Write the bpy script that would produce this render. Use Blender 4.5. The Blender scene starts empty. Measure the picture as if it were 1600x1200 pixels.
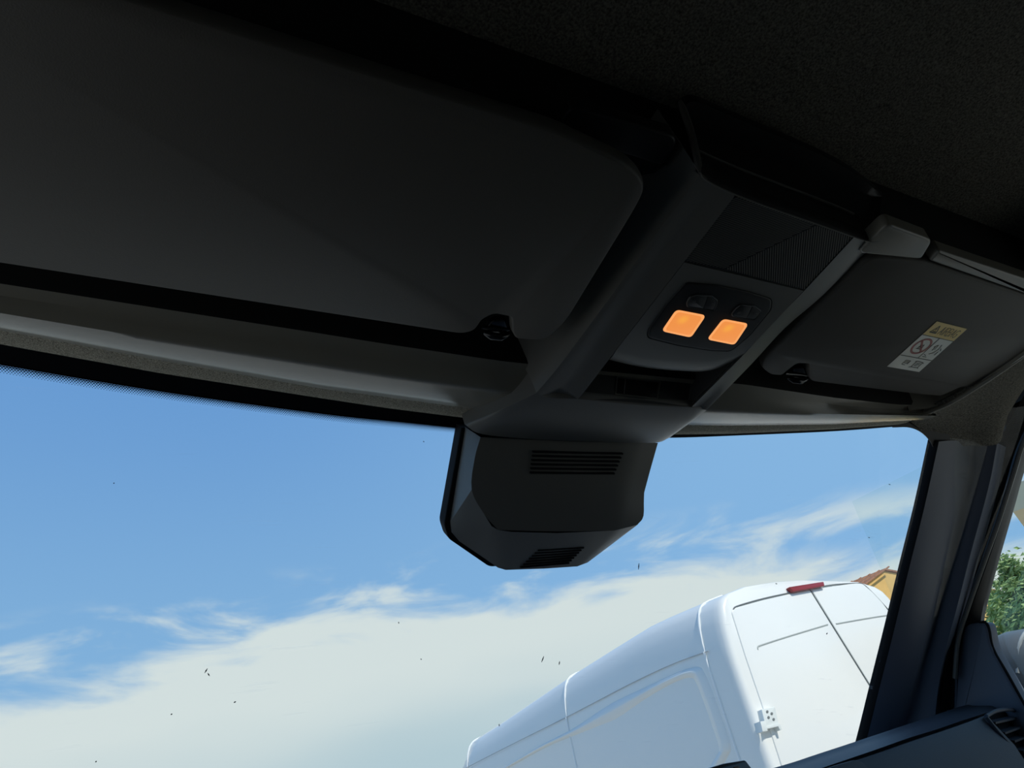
import bpy, bmesh, math, random
import numpy as np
from mathutils import Vector, Matrix

# ------------------------------------------------------------------ camera
Z0 = 1.62                                  # camera height above the street
F, CX, CY = 1130.0, 800.0, 600.0
_vx = np.array([2955 - CX, 870 - CY, F]); AX = _vx / np.linalg.norm(_vx)
_h = np.array([440 - CX, 1333 - CY, F])
_up = np.cross(_h, AX); _up /= np.linalg.norm(_up)
if _up[1] > 0: _up = -_up
AY = np.cross(_up, AX)
if AY[2] < 0: AY = -AY
RW = np.array([AX, AY, _up])               # world = RW @ camera(x right, y down, z ahead)
O = np.array([0.0, 0.0, Z0])

sc = bpy.context.scene
COL = sc.collection
cd = bpy.data.cameras.new('camera'); cam = bpy.data.objects.new('camera', cd); COL.objects.link(cam)
cd.sensor_width = 36; cd.sensor_fit = 'HORIZONTAL'; cd.lens = F / 1600 * 36
cd.clip_start = 0.01; cd.clip_end = 2000
right = RW @ np.array([1., 0, 0]); upv = RW @ np.array([0, -1., 0]); back = RW @ np.array([0, 0, -1.])
m = Matrix.Identity(4)
for i in range(3):
    m[i][0] = right[i]; m[i][1] = upv[i]; m[i][2] = back[i]; m[i][3] = O[i]
cam.matrix_world = m
sc.camera = cam
sc.view_settings.view_transform = 'Standard'
sc.view_settings.look = 'None'
sc.view_settings.exposure = 0.0
sc.view_settings.gamma = 1.0
sc.view_settings.use_curve_mapping = False

# ------------------------------------------------------------------ sky
w = bpy.data.worlds.new('sky'); sc.world = w; w.use_nodes = True
nt = w.node_tree; N = nt.nodes; Lk = nt.links; N.clear()
def nd(t, **k):
    n = N.new(t)
    for a, b in k.items(): setattr(n, a, b)
    return n
def mth(op, a, b=None, c=None, clamp=False):
    n = nd('ShaderNodeMath', operation=op); n.use_clamp = clamp
    for i, v in enumerate((a, b, c)):
        if v is None: continue
        if isinstance(v, (int, float)): n.inputs[i].default_value = v
        else: Lk.new(v, n.inputs[i])
    return n.outputs[0]
def mixc(f, a, b):
    n = nd('ShaderNodeMix', data_type='RGBA')
    for s, v in ((0, f), (6, a), (7, b)):
        if isinstance(v, (int, float)): n.inputs[s].default_value = v
        elif isinstance(v, tuple): n.inputs[s].default_value = (*v, 1)
        else: Lk.new(v, n.inputs[s])
    return n.outputs[2]
def ss(v, a, b):
    n = nd('ShaderNodeMapRange', interpolation_type='SMOOTHSTEP')
    Lk.new(v, n.inputs[0]); n.inputs[1].default_value = a; n.inputs[2].default_value = b
    return n.outputs[0]
tc = nd('ShaderNodeTexCoord'); sx = nd('ShaderNodeSeparateXYZ'); Lk.new(tc.outputs['Generated'], sx.inputs[0])
el = mth('MULTIPLY', mth('ARCSINE', sx.outputs[2]), 57.2958)
az = mth('MULTIPLY', mth('ARCTAN2', sx.outputs[0], sx.outputs[1]), 57.2958)
cv = nd('ShaderNodeCombineXYZ'); Lk.new(mth('MULTIPLY', az, .085), cv.inputs[0]); Lk.new(mth('MULTIPLY', el, .26), cv.inputs[1])
def noise(sc_, det, ro, dist=0, off=0):
    n = nd('ShaderNodeTexNoise'); n.inputs['Scale'].default_value = sc_; n.inputs['Detail'].default_value = det
    n.inputs['Roughness'].default_value = ro; n.inputs['Distortion'].default_value = dist
    mp = nd('ShaderNodeMapping'); mp.inputs['Location'].default_value = (off, off * .7, off); mp.inputs['Rotation'].default_value = (0, 0, .25)
    Lk.new(cv.outputs[0], mp.inputs[0]); Lk.new(mp.outputs[0], n.inputs['Vector']); return n.outputs[0]
n1 = noise(1.1, 7, .56, .5, 3.1); n2 = noise(.35, 3, .5, 0, 7.7)
# height of the cloud bank's upper edge along the horizon
azc = mth('DIVIDE', mth('SUBTRACT', az, 27), 30)
edge = mth('SUBTRACT', 15.0, mth('MULTIPLY', mth('MULTIPLY', azc, azc), 2.7))
dlt = mth('SUBTRACT', edge, el)                       # degrees below the edge
bank = ss(mth('ADD', dlt, mth('MULTIPLY', mth('SUBTRACT', n1, .5), 9)), -.6, 2.2)
wisp_zone = mth('MULTIPLY', ss(dlt, -4.2, -1.2), mth('SUBTRACT', 1, ss(dlt, 1, 4)))
wisp = mth('MULTIPLY', wisp_zone, ss(n1, .45, .66))
cloud = mth('MAXIMUM', bank, mth('MULTIPLY', wisp, .85))
blue = mixc(ss(el, 8, 34), (.245, .475, .76), (.150, .345, .69))
blue = mixc(ss(az, 5, 60), blue, (.255, .49, .80))
blue = mixc(ss(el, 34, 80), blue, (.20, .32, .55))
white = mixc(ss(mth('ADD', dlt, mth('MULTIPLY', mth('SUBTRACT', n2, .5), 12)), 5, 13), (.74, .81, .79), (.50, .64, .69))
skyc = mixc(mth('MULTIPLY', cloud, .93), blue, white)
skyc = mixc(ss(el, 0, -6), skyc, (.22, .22, .20))
bg = nd('ShaderNodeBackground'); Lk.new(skyc, bg.inputs[0]); bg.inputs[1].default_value = 1.0
wo = nd('ShaderNodeOutputWorld'); Lk.new(bg.outputs[0], wo.inputs[0])

# ------------------------------------------------------------------ sun
SUN_DIR = Vector((0.12, -0.68, 0.72)).normalized()
sl = bpy.data.lights.new('sun', 'SUN'); sl.energy = 3.3; sl.angle = math.radians(.55); sl.color = (1, .955, .87)
so = bpy.data.objects.new('sun', sl); COL.objects.link(so); so.rotation_euler = SUN_DIR.to_track_quat('Z', 'Y').to_euler()
so.location = (2, -4, 8)

# ------------------------------------------------------------------ rays
def ray(px, py): return RW @ np.array([(px - CX) / F, (py - CY) / F, 1.0])
def U(px, py, n, d):                        # meet the plane n.p = d (p relative to the camera)
    v = ray(px, py); return v * (d / float(np.dot(v, n)))
def UZ(px, py, z): return U(px, py, (0, 0, 1), z)
def UX(px, py, x): return U(px, py, (1, 0, 0), x)
def UY(px, py, y): return U(px, py, (0, 1, 0), y)

# ------------------------------------------------------------------ materials
MC = {}
def mat(name, col, rough=.5, metal=0, bump=0, bscale=400, spec=.5, vary=0, vscale=30, emis=None, estr=0, coat=0, voro=False):
    if name in MC: return MC[name]
    M = bpy.data.materials.new(name); M.use_nodes = True; t = M.node_tree; b = t.nodes['Principled BSDF']
    b.inputs['Base Color'].default_value = (*col, 1); b.inputs['Roughness'].default_value = rough
    b.inputs['Metallic'].default_value = metal; b.inputs['Specular IOR Level'].default_value = spec
    b.inputs['Coat Weight'].default_value = coat
    tc = t.nodes.new('ShaderNodeTexCoord')
    def nz(s, d=3):
        n = t.nodes.new('ShaderNodeTexVoronoi' if (voro and s == bscale) else 'ShaderNodeTexNoise'); n.inputs['Scale'].default_value = s
        if n.bl_idname == 'ShaderNodeTexNoise': n.inputs['Detail'].default_value = d
        t.links.new(tc.outputs['Object'], n.inputs['Vector']); return n.outputs[0]
    if vary:
        mx = t.nodes.new('ShaderNodeMix'); mx.data_type = 'RGBA'
        mr = t.nodes.new('ShaderNodeMapRange'); mr.inputs[1].default_value = .3; mr.inputs[2].default_value = .7
        t.links.new(nz(vscale, 4), mr.inputs[0]); t.links.new(mr.outputs[0], mx.inputs[0])
        mx.inputs[6].default_value = (*[c * (1 - vary) for c in col], 1); mx.inputs[7].default_value = (*[min(1, c * (1 + vary)) for c in col], 1)
        t.links.new(mx.outputs[2], b.inputs['Base Color'])
    if bump:
        bp = t.nodes.new('ShaderNodeBump'); bp.inputs['Strength'].default_value = bump; bp.inputs['Distance'].default_value = .001
        t.links.new(nz(bscale, 2), bp.inputs['Height']); t.links.new(bp.outputs[0], b.inputs['Normal'])
    if emis:
        b.inputs['Emission Color'].default_value = (*emis, 1); b.inputs['Emission Strength'].default_value = estr
    MC[name] = M; return M
PLASTIC = mat('charcoal_plastic', (.135, .130, .115), .38, bump=.10, bscale=1500, spec=.5)
MOULD = mat('headliner_plastic', (.25, .232, .19), .25, bump=.10, bscale=1200, spec=.6)
FABRIC = mat('black_headliner_fabric', (.16, .15, .125), .95, bump=.9, bscale=520, spec=.1, vary=.6, vscale=420)
FELT = mat('speckled_edge_felt', (.36, .33, .26), .9, bump=.8, bscale=700, spec=.1, vary=.75, vscale=800)
VISOR = mat('visor_vinyl', (.092, .083, .070), .52, bump=.15, bscale=900, spec=.3)
BLACK = mat('black_plastic', (.012, .012, .013), .45, bump=.1, bscale=1500, spec=.3)
GLOSSB = mat('glossy_black_plastic', (.012, .012, .013), .22, spec=.5)
BUTT = mat('button_plastic', (.03, .03, .03), .42, spec=.45)
COVER = mat('sensor_cover_plastic', (.16, .155, .14), .34, bump=.1, bscale=1500, spec=.35)
RUBBER = mat('black_rubber', (.01, .01, .011), .7, spec=.12)
DASH = mat('blue_grey_dash_plastic', (.060, .070, .088), .5, bump=.25, bscale=700, spec=.45)
PILLARM = mat('pillar_plastic', (.13, .145, .185), .40, bump=.15, bscale=900, spec=.4)
GREYP = mat('grey_print', (.20, .20, .20), .5)
ICON = mat('faint_icon_print', (.10, .10, .10), .5)
LENS = mat('amber_lamp_lens', (.25, .13, .05), .35, emis=(1.0, .33, .075), estr=.86)
LENSR = mat('amber_lamp_rim', (.35, .18, .08), .3, emis=(1.0, .40, .13), estr=.95)
def hot(M):
    t = M.node_tree; p_ = t.nodes['Principled BSDF']; tc = t.nodes.new('ShaderNodeTexCoord'); vm = t.nodes.new('ShaderNodeVectorMath'); vm.operation = 'DISTANCE'
    vm.inputs[1].default_value = (-.006, -.006, 0); t.links.new(tc.outputs['Object'], vm.inputs[0]); mr = t.nodes.new('ShaderNodeMapRange'); mr.interpolation_type = 'SMOOTHSTEP'
    mr.inputs[1].default_value = .001; mr.inputs[2].default_value = .010; t.links.new(vm.outputs['Value'], mr.inputs[0]); mx = t.nodes.new('ShaderNodeMix'); mx.data_type = 'RGBA'
    t.links.new(mr.outputs[0], mx.inputs[0]); mx.inputs[6].default_value = (1.08, .44, .07, 1); mx.inputs[7].default_value = (1.0, .33, .075, 1); t.links.new(mx.outputs[2], p_.inputs['Emission Color'])
hot(LENS)
WPAINT = mat('white_van_paint', (.86, .86, .82), .3, spec=.5, coat=.3)
GAP = mat('dark_seam', (.16, .18, .18), .7)
SEAL = mat('white_seam_sealer', (.86, .88, .87), .5)
REDL = mat('red_brake_lens', (.30, .035, .04), .25)
ZINC = mat('white_bracket', (.75, .78, .75), .4)
ASPH = mat('pale_yard_gravel', (.46, .43, .37), .95, bump=.5, bscale=60, vary=.25, vscale=8)
OCHRE = mat('ochre_render', (.72, .45, .15), .9, bump=.3, bscale=30, vary=.06, vscale=4)
BEIGE = mat('beige_render', (.62, .50, .33), .9, bump=.3, bscale=30, vary=.08, vscale=3)
TILE = mat('clay_roof_tiles', (.32, .15, .08), .85, bump=.6, bscale=25, vary=.35, vscale=12)
BARK = mat('bark', (.11, .075, .05), .95, bump=.8, bscale=40, vary=.3, vscale=20)
LEAF = mat('leaf_green', (.30, .42, .16), .6, vary=.4, vscale=1.8)
LEAF2 = mat('leaf_dark_green', (.22, .33, .11), .6, vary=.4, vscale=1.8)
YEL = mat('yellow_label_print', (.95, .66, .14), .3, spec=.6)
CREAM = mat('cream_label_print', (.95, .90, .74), .18, spec=.8, coat=.4)
REDP = mat('red_label_print', (.50, .17, .14), .5)
DARKP = mat('dark_label_print', (.10, .085, .05), .5)
MIRG = mat('grey_mirror_shell', (.10, .11, .12), .42, bump=.1, bscale=900, spec=.5)
INK = mat('dust_speck', (.05, .05, .05), .9)
GREYM = mat('tyre_rubber', (.02, .02, .02), .8)

def glass(name, tint, refl=1.0, dust=0.0):
    M = bpy.data.materials.new(name); M.use_nodes = True; t = M.node_tree; t.nodes.clear()
    out = t.nodes.new('ShaderNodeOutputMaterial'); tr = t.nodes.new('ShaderNodeBsdfTransparent'); gl = t.nodes.new('ShaderNodeBsdfGlossy')
    tr.inputs[0].default_value = (*tint, 1); gl.inputs['Roughness'].default_value = 0.01; gl.inputs[0].default_value = (refl, refl, refl, 1)
    lw = t.nodes.new('ShaderNodeLayerWeight'); lw.inputs[0].default_value = .5      # Schlick's curve, the same from both sides of the pane
    pw = t.nodes.new('ShaderNodeMath'); pw.operation = 'POWER'; pw.inputs[1].default_value = 5; t.links.new(lw.outputs['Facing'], pw.inputs[0])
    fr = t.nodes.new('ShaderNodeMath'); fr.operation = 'MULTIPLY_ADD'; fr.inputs[1].default_value = .94; fr.inputs[2].default_value = .06; t.links.new(pw.outputs[0], fr.inputs[0])
    mx = t.nodes.new('ShaderNodeMixShader'); t.links.new(fr.outputs[0], mx.inputs[0]); t.links.new(tr.outputs[0], mx.inputs[1]); t.links.new(gl.outputs[0], mx.inputs[2])
    last = mx.outputs[0]
    if dust:                                # wiper smears: long thin streaks of dust
        tcn = t.nodes.new('ShaderNodeTexCoord'); mp = t.nodes.new('ShaderNodeMapping'); mp.inputs['Scale'].default_value = (6, 90, 90); mp.inputs['Rotation'].default_value = (0, 0, .5)
        n = t.nodes.new('ShaderNodeTexNoise'); n.inputs['Scale'].default_value = 1; n.inputs['Detail'].default_value = 6
        n2 = t.nodes.new('ShaderNodeTexNoise'); n2.inputs['Scale'].default_value = 7
        t.links.new(tcn.outputs['Object'], mp.inputs[0]); t.links.new(mp.outputs[0], n.inputs['Vector']); t.links.new(tcn.outputs['Object'], n2.inputs['Vector'])
        r = t.nodes.new('ShaderNodeMapRange'); r.inputs[1].default_value = .62; r.inputs[2].default_value = .78; r.inputs[4].default_value = dust
        t.links.new(n.outputs[0], r.inputs[0])
        r2 = t.nodes.new('ShaderNodeMapRange'); r2.inputs[1].default_value = .5; r2.inputs[2].default_value = .65; t.links.new(n2.outputs[0], r2.inputs[0])
        mu = t.nodes.new('ShaderNodeMath'); mu.operation = 'MULTIPLY'; t.links.new(r.outputs[0], mu.inputs[0]); t.links.new(r2.outputs[0], mu.inputs[1])
        tl = t.nodes.new('ShaderNodeBsdfTranslucent'); tl.inputs[0].default_value = (.9, .9, .9, 1)
        mx2 = t.nodes.new('ShaderNodeMixShader'); t.links.new(mu.outputs[0], mx2.inputs[0]); t.links.new(last, mx2.inputs[1]); t.links.new(tl.outputs[0], mx2.inputs[2]); last = mx2.outputs[0]
    t.links.new(last, out.inputs[0]); return M
WGLASS = glass('windscreen_glass', (.97, .99, .985), .55, .22)
SGLASS = glass('side_window_glass', (.93, .97, .95), .9)

def frit_material():
    M = bpy.data.materials.new('dotted_frit'); M.use_nodes = True; t = M.node_tree; t.nodes.clear()
    out = t.nodes.new('ShaderNodeOutputMaterial'); tr = t.nodes.new('ShaderNodeBsdfTransparent'); df = t.nodes.new('ShaderNodeBsdfDiffuse'); df.inputs[0].default_value = (.008, .008, .009, 1)
    uv = t.nodes.new('ShaderNodeUVMap'); s = t.nodes.new('ShaderNodeSeparateXYZ'); t.links.new(uv.outputs[0], s.inputs[0])
    def m_(op, a, b=None):
        n = t.nodes.new('ShaderNodeMath'); n.operation = op
        for i, v in enumerate((a, b)):
            if v is None: continue
            if isinstance(v, (int, float)): n.inputs[i].default_value = v
            else: t.links.new(v, n.inputs[i])
        return n.outputs[0]
    # u in metres along the edge, v 0 at the solid band, 1 at the last row of dots
    u = m_('DIVIDE', s.outputs[0], .0027); v = m_('MULTIPLY', s.outputs[1], 6.0)
    row = m_('FLOOR', v); uo = m_('ADD', u, m_('MULTIPLY', row, .5))
    du = m_('SUBTRACT', m_('FRACT', uo), .5); dv = m_('SUBTRACT', m_('FRACT', v), .5)
    r = m_('SQRT', m_('ADD', m_('MULTIPLY', du, du), m_('MULTIPLY', dv, dv)))
    rad = m_('SUBTRACT', .62, m_('MULTIPLY', s.outputs[1], .45))
    isd = m_('LESS_THAN', r, rad)
    mx = t.nodes.new('ShaderNodeMixShader'); t.links.new(isd, mx.inputs[0]); t.links.new(tr.outputs[0], mx.inputs[1]); t.links.new(df.outputs[0], mx.inputs[2])
    t.links.new(mx.outputs[0], out.inputs[0]); return M
FRITD = frit_material()
FRIT = mat('black_frit', (.008, .008, .010), .35, spec=.3)

# ------------------------------------------------------------------ object helpers
def obj(name, bm, m_, parent=None, smooth=True, angle=35, abs_=True, normals=True):
    """bm holds coordinates relative to the camera; stored in world space"""
    if normals: bmesh.ops.recalc_face_normals(bm, faces=bm.faces)
    me = bpy.data.meshes.new(name); 
    if abs_: bmesh.ops.translate(bm, verts=bm.verts, vec=(0, 0, Z0))
    bm.to_mesh(me); bm.free()
    ms = m_ if isinstance(m_, (list, tuple)) else [m_]
    for q in ms: me.materials.append(q)
    if smooth:
        me.polygons.foreach_set('use_smooth', [True] * len(me.polygons))
        me.set_sharp_from_angle(angle=math.radians(angle))
    o = bpy.data.objects.new(name, me); COL.objects.link(o)
    # put the origin at the centre of the mesh
    if len(me.vertices):
        co = np.empty(len(me.vertices) * 3); me.vertices.foreach_get('co', co); co = co.reshape(-1, 3)
        c = (co.min(0) + co.max(0)) / 2; me.vertices.foreach_set('co', (co - c).ravel()); o.location = c
    if parent:
        o.parent = parent
        o.matrix_parent_inverse = Matrix.Identity(4)
        o.location = Vector(o.location) - wloc(parent)
    return o
def wloc(o):
    l = Vector(o.location)
    while o.parent: o = o.parent; l += Vector(o.location)
    return l
def tag(o, label, cat, group=None):
    o['label'] = label; o['category'] = cat
    if group: o['group'] = group
    return o
def thing(name, loc, label, cat, group=None):
    o = bpy.data.objects.new(name, None); COL.objects.link(o); o.location = (loc[0], loc[1], loc[2] + Z0); o.empty_display_size = .05
    return tag(o, label, cat, group)
def struct(o, label=None):
    o['kind'] = 'structure'
    if label: o['label'] = label
    return o
def resample(pts, n, closed=False):
    """Catmull-Rom through pts, n samples"""
    P = [np.array(p, float) for p in pts]; k = len(P)
    seg = k if closed else k - 1
    out = []
    for i in range(n):
        t = i / (n if closed else n - 1) * seg; s = min(int(t), seg - 1); f = t - s
        if closed: p0, p1, p2, p3 = P[(s - 1) % k], P[s], P[(s + 1) % k], P[(s + 2) % k]
        else: p0, p1, p2, p3 = P[max(s - 1, 0)], P[s], P[s + 1], P[min(s + 2, k - 1)]
        if not closed and s == 0: p0 = 2 * p1 - p2
        if not closed and s + 2 > k - 1: p3 = 2 * p2 - p1
        out.append(.5 * (2 * p1 + (p2 - p0) * f + (2 * p0 - 5 * p1 + 4 * p2 - p3) * f * f + (3 * p1 - p0 - 3 * p2 + p3) * f ** 3))
    return out
def atx(pts, xs):
    """the curve through pts as y,z over the given x values (linear beyond the ends)"""
    P = sorted([tuple(p) for p in pts]); X = np.array([p[0] for p in P]); out = []
    for x in xs:
        if x <= X[0]: i = 0
        elif x >= X[-1]: i = len(X) - 2
        else: i = int(np.searchsorted(X, x)) - 1
        f = (x - X[i]) / (X[i + 1] - X[i]); a, b = np.array(P[i]), np.array(P[i + 1]); out.append(a + (b - a) * f)
    return out
def loft(bm, rows, thick=None, closed=False, mi=0, uv=None):
    """rows of equal length; thick = vector (or list per row) added for the back skin"""
    R = [[bm.verts.new(p) for p in r] for r in rows]; n = len(rows[0]); fs = []
    def q(a, b, c, d):
        try: f = bm.faces.new((a, b, c, d)); f.material_index = mi; fs.append(f); return f
        except ValueError: return None
    m_ = n if closed else n - 1
    for i in range(len(R) - 1):
        for j in range(m_): q(R[i][j], R[i][(j + 1) % n], R[i + 1][(j + 1) % n], R[i + 1][j])
    if thick is not None:
        T = thick if isinstance(thick, list) else [thick] * len(rows)
        B = [[bm.verts.new(np.array(p) + np.array(T[i])) for p in r] for i, r in enumerate(rows)]
        for i in range(len(R) - 1):
            for j in range(m_): q(B[i][j], B[i + 1][j], B[i + 1][(j + 1) % n], B[i][(j + 1) % n])
        for j in range(m_):
            jj = (j + 1) % n; q(R[0][j], B[0][j], B[0][jj], R[0][jj]); q(R[-1][j], R[-1][jj], B[-1][jj], B[-1][j])
        if not closed:
            for i in range(len(R) - 1):
                q(R[i][0], R[i + 1][0], B[i + 1][0], B[i][0]); q(R[i][-1], B[i][-1], B[i + 1][-1], R[i + 1][-1])
    return R
def cap(bm, ring, mi=0):
    try:
        f = bm.faces.new(ring); f.material_index = mi; return f
    except ValueError: return None
def box(bm, lo, hi, mi=0):
    x0, y0, z0 = lo; x1, y1, z1 = hi
    v = [bm.verts.new(p) for p in ((x0, y0, z0), (x1, y0, z0), (x1, y1, z0), (x0, y1, z0), (x0, y0, z1), (x1, y0, z1), (x1, y1, z1), (x0, y1, z1))]
    for f in ((0, 3, 2, 1), (4, 5, 6, 7), (0, 1, 5, 4), (1, 2, 6, 5), (2, 3, 7, 6), (3, 0, 4, 7)):
        q = bm.faces.new([v[i] for i in f]); q.material_index = mi
def rounded(poly, r, n=5):
    """round the corners of a 2-D polygon; r one number or one per corner"""
    out = []; k = len(poly)
    for i in range(k):
        p = np.array(poly[i], float); a = np.array(poly[i - 1], float); b = np.array(poly[(i + 1) % k], float)
        rr = r[i] if isinstance(r, (list, tuple)) else r
        if rr <= 0: out.append(p); continue
        da, db = a - p, b - p; la, lb = np.linalg.norm(da), np.linalg.norm(db); ra, rb = min(rr, la * .48), min(rr, lb * .48)
        s, e = p + da / la * ra, p + db / lb * rb
        for j in range(n + 1):
            t = j / n; out.append((1 - t) ** 2 * s + 2 * t * (1 - t) * p + t * t * e)
    return out
class Plane:
    """a plane seen from below/inside; off > 0 moves towards the camera"""
    def __init__(s, p, nrm):
        s.p = np.array(p, float); s.n = np.array(nrm, float) / np.linalg.norm(nrm)     # n points away from the camera side
        s.u = np.cross(s.n, (0, 1, .01)); s.u /= np.linalg.norm(s.u); s.v = np.cross(s.n, s.u)
    def at(s, px, py, off=0): return U(px, py, s.n, float(np.dot(s.n, s.p)) - off)
    def to2(s, q): d = np.array(q) - s.p; return np.array((np.dot(d, s.u), np.dot(d, s.v)))
    def to3(s, q, off=0): return s.p + s.u * q[0] + s.v * q[1] - s.n * off
def area2(P):
    P = np.array(P); x, y = P[:, 0], P[:, 1]; return .5 * np.sum(x * np.roll(y, -1) - y * np.roll(x, -1))
def inset2(P, d):
    P = [np.array(p) for p in P]; s = 1 if area2(P) > 0 else -1; out = []; k = len(P)
    for i in range(k):
        a, p, b = P[i - 1], P[i], P[(i + 1) % k]
        e1 = p - a; e2 = b - p; l1, l2 = np.linalg.norm(e1) + 1e-12, np.linalg.norm(e2) + 1e-12
        n1_ = np.array((-e1[1], e1[0])) / l1 * s; n2_ = np.array((-e2[1], e2[0])) / l2 * s
        nn = n1_ + n2_; L = np.linalg.norm(nn); nn = nn / L if L > 1e-6 else n1_
        c = max(.5, float(np.dot(nn, n1_))); out.append(p + nn * d / c)
    return out
def plate(bm, pl, pxs, face, depth, bevel=.0006, rad=0, n=5, mi=0, inset=0, world2=None, steps=2, dome=0):
    """a plate whose visible face lies `face` in front of plane pl, `depth` thick; outline given in the photograph's pixels"""
    if world2 is None: P2 = [pl.to2(pl.at(x, y, face)) for x, y in pxs]
    else: P2 = world2
    P2 = rounded(P2, rad, n) if rad else [np.array(p) for p in P2]
    if inset: P2 = inset2(P2, inset)
    rows = [[pl.to3(p, face - depth) for p in P2], [pl.to3(p, face - bevel) for p in P2]]
    for k in range(1, steps + 1):
        a = k / steps * math.pi / 2
        rows.append([pl.to3(p, face - bevel + bevel * math.sin(a)) for p in inset2(P2, bevel * (1 - math.cos(a)))])
    if dome:
        c = np.mean(inset2(P2, bevel), axis=0)
        for s, h in ((.72, .6), (.4, .9)):
            rows.append([pl.to3(c + (p - c) * s, face + dome * h) for p in inset2(P2, bevel)])
    R = loft(bm, rows, closed=True, mi=mi); cap(bm, R[0][::-1], mi); cap(bm, R[-1], mi); return P2
def tube(bm, pts, r, n=8, mi=0):
    rings = []; P = [np.array(p, float) for p in pts]
    for i, p in enumerate(P):
        t = P[min(i + 1, len(P) - 1)] - P[max(i - 1, 0)]; t /= np.linalg.norm(t)
        a = np.cross(t, (0.1, .2, 1)); a /= np.linalg.norm(a); b = np.cross(t, a); rr = r[i] if isinstance(r, list) else r
        rings.append([p + (a * math.cos(k * 2 * math.pi / n) + b * math.sin(k * 2 * math.pi / n)) * rr for k in range(n)])
    R = loft(bm, rings, closed=True, mi=mi); cap(bm, R[0][::-1], mi); cap(bm, R[-1], mi)
NB = bmesh.new
LABELS = {}

# ================================================================== GROUND
b = NB(); box(b, (-60, -60, -Z0 - .3), (90, 110, -Z0)); struct(obj('ground', b, ASPH, smooth=False), 'pale gravel yard')

# ================================================================== CAB SHELL
XL, XR = -.42, 1.50
CEIL_Z = .56
b = NB()
xs = np.linspace(XL, XR, 30); ys = list(np.linspace(-1.0, -.05, 8)) + list(np.linspace(0, .335, 22))
def cz(x, y):
    t = min(1, max(0, (.335 - y) / .30)); t = t * t * (3 - 2 * t)
    return .555 + .02 * t + .02 * (1 - ((x - .55) / .95) ** 2) - .05 * max(0, (abs(x - .55) - .75) / .2) ** 2
rows = [[(x, y, cz(x, y)) for x in xs] for y in ys]
loft(b, rows, thick=(0, 0, .05)); struct(obj('ceiling', b, [FABRIC]), 'black fabric headliner')
b = NB(); box(b, (XL - .05, -1.05, CEIL_Z + .085), (XR + .05, .62, CEIL_Z + .115)); box(b, (XL - .05, .62, CEIL_Z + .0), (XR + .05, .68, CEIL_Z + .115))
struct(obj('roof_skin', b, WPAINT, smooth=False), 'white painted outer roof')
b = NB(); box(b, (XL - .05, -1.05, -1.1), (XR + .05, 1.15, -1.05)); struct(obj('floor', b, FABRIC, smooth=False), 'cab floor')
b = NB(); box(b, (XL - .05, -1.05, -1.1), (XR + .05, -1.0, .62)); struct(obj('wall_rear', b, mat('grey_steel', (.05, .05, .048), .6), smooth=False), 'bulkhead behind the seats')
def side_wall(name, x0, x1):
    b = NB(); box(b, (x0, -1.0, -1.1), (x1, 1.15, -.14)); box(b, (x0, -1.0, .47), (x1, .50, .64)); box(b, (x0, -1.0, -.14), (x1, -.45, .47))
    return struct(obj(name, b, PLASTIC, smooth=False))
side_wall('wall_right', 1.47, 1.55)
b = NB(); box(b, (XL - .05, -1.0, -1.1), (XL, 1.15, -1.0)); box(b, (XL - .05, -1.0, .47), (XL, .50, .64)); box(b, (XL - .05, -1.0, -1.0), (XL, .10, .47)); box(b, (XL - .05, .10, -1.0), (XL, 1.15, -.05))
struct(obj('wall_left', b, PLASTIC, smooth=False), 'driver side wall and door')
b = NB(); loft(b, [[(XL - .01, .50, .60), (XL - .01, .95, .13), (XL - .01, 1.3, -.2)], [(XL - .01, .60, .60), (XL - .01, 1.05, .13), (XL - .01, 1.4, -.2)]], thick=(.06, 0, 0))
struct(obj('trim_6', b, PILLARM), 'left windscreen pillar')

# ================================================================== HEADER MOULDING
def zr(pts, z): return [UZ(x, y, z) for x, y in pts]
XS = list(np.linspace(-.41, 1.192, 66))
rowE = zr([(-150, 420), (0, 443), (250, 482), (500, 521), (600, 537), (782, 564), (838, 570)], .455) + zr([(1165, 601), (1300, 621), (1400, 632), (1477, 634)], .455)
rowE2 = [p + np.array((0, .012, -.004)) for p in rowE]
rowF = zr([(-150, 464), (0, 489), (250, 531), (500, 570), (600, 586), (717, 603), (780, 612)], .436) + zr([(1100, 642), (1300, 647), (1420, 649)], .436)
rowG = zr([(-150, 488), (0, 516), (250, 563), (500, 607), (600, 620), (756, 641)], .448) + zr([(1050, 664), (1140, 665), (1300, 663), (1420, 657)], .448)
rowH = zr([(-150, 506), (0, 538), (250, 583), (500, 622), (600, 637), (734, 654)], .455) + zr([(1050, 679), (1140, 678), (1300, 671), (1420, 662)], .455)
E_, E2_, F_, G_, H_ = [atx(r, XS) for r in (rowE, rowE2, rowF, rowG, rowH)]
XEND = float(UZ(1440, 650, .44)[0]) + .02; XS = list(np.linspace(-.41, XEND, 66)); E_, E2_, F_, G_, H_ = [atx(r, XS) for r in (rowE, rowE2, rowF, rowG, rowH)]
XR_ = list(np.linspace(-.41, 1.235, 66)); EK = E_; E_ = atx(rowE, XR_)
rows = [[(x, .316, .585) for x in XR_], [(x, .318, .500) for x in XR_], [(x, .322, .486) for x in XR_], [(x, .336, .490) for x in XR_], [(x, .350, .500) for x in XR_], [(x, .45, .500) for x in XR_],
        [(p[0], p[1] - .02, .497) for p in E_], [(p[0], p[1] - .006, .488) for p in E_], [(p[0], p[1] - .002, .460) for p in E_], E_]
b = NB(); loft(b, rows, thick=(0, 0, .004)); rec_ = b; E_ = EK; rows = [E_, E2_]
for f in (.3, .6, .85, 1): rows.append([p + (q - p) * f + np.array((0, 0, -.0015 * math.sin(f * math.pi))) for p, q in zip(E2_, F_)])
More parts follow.
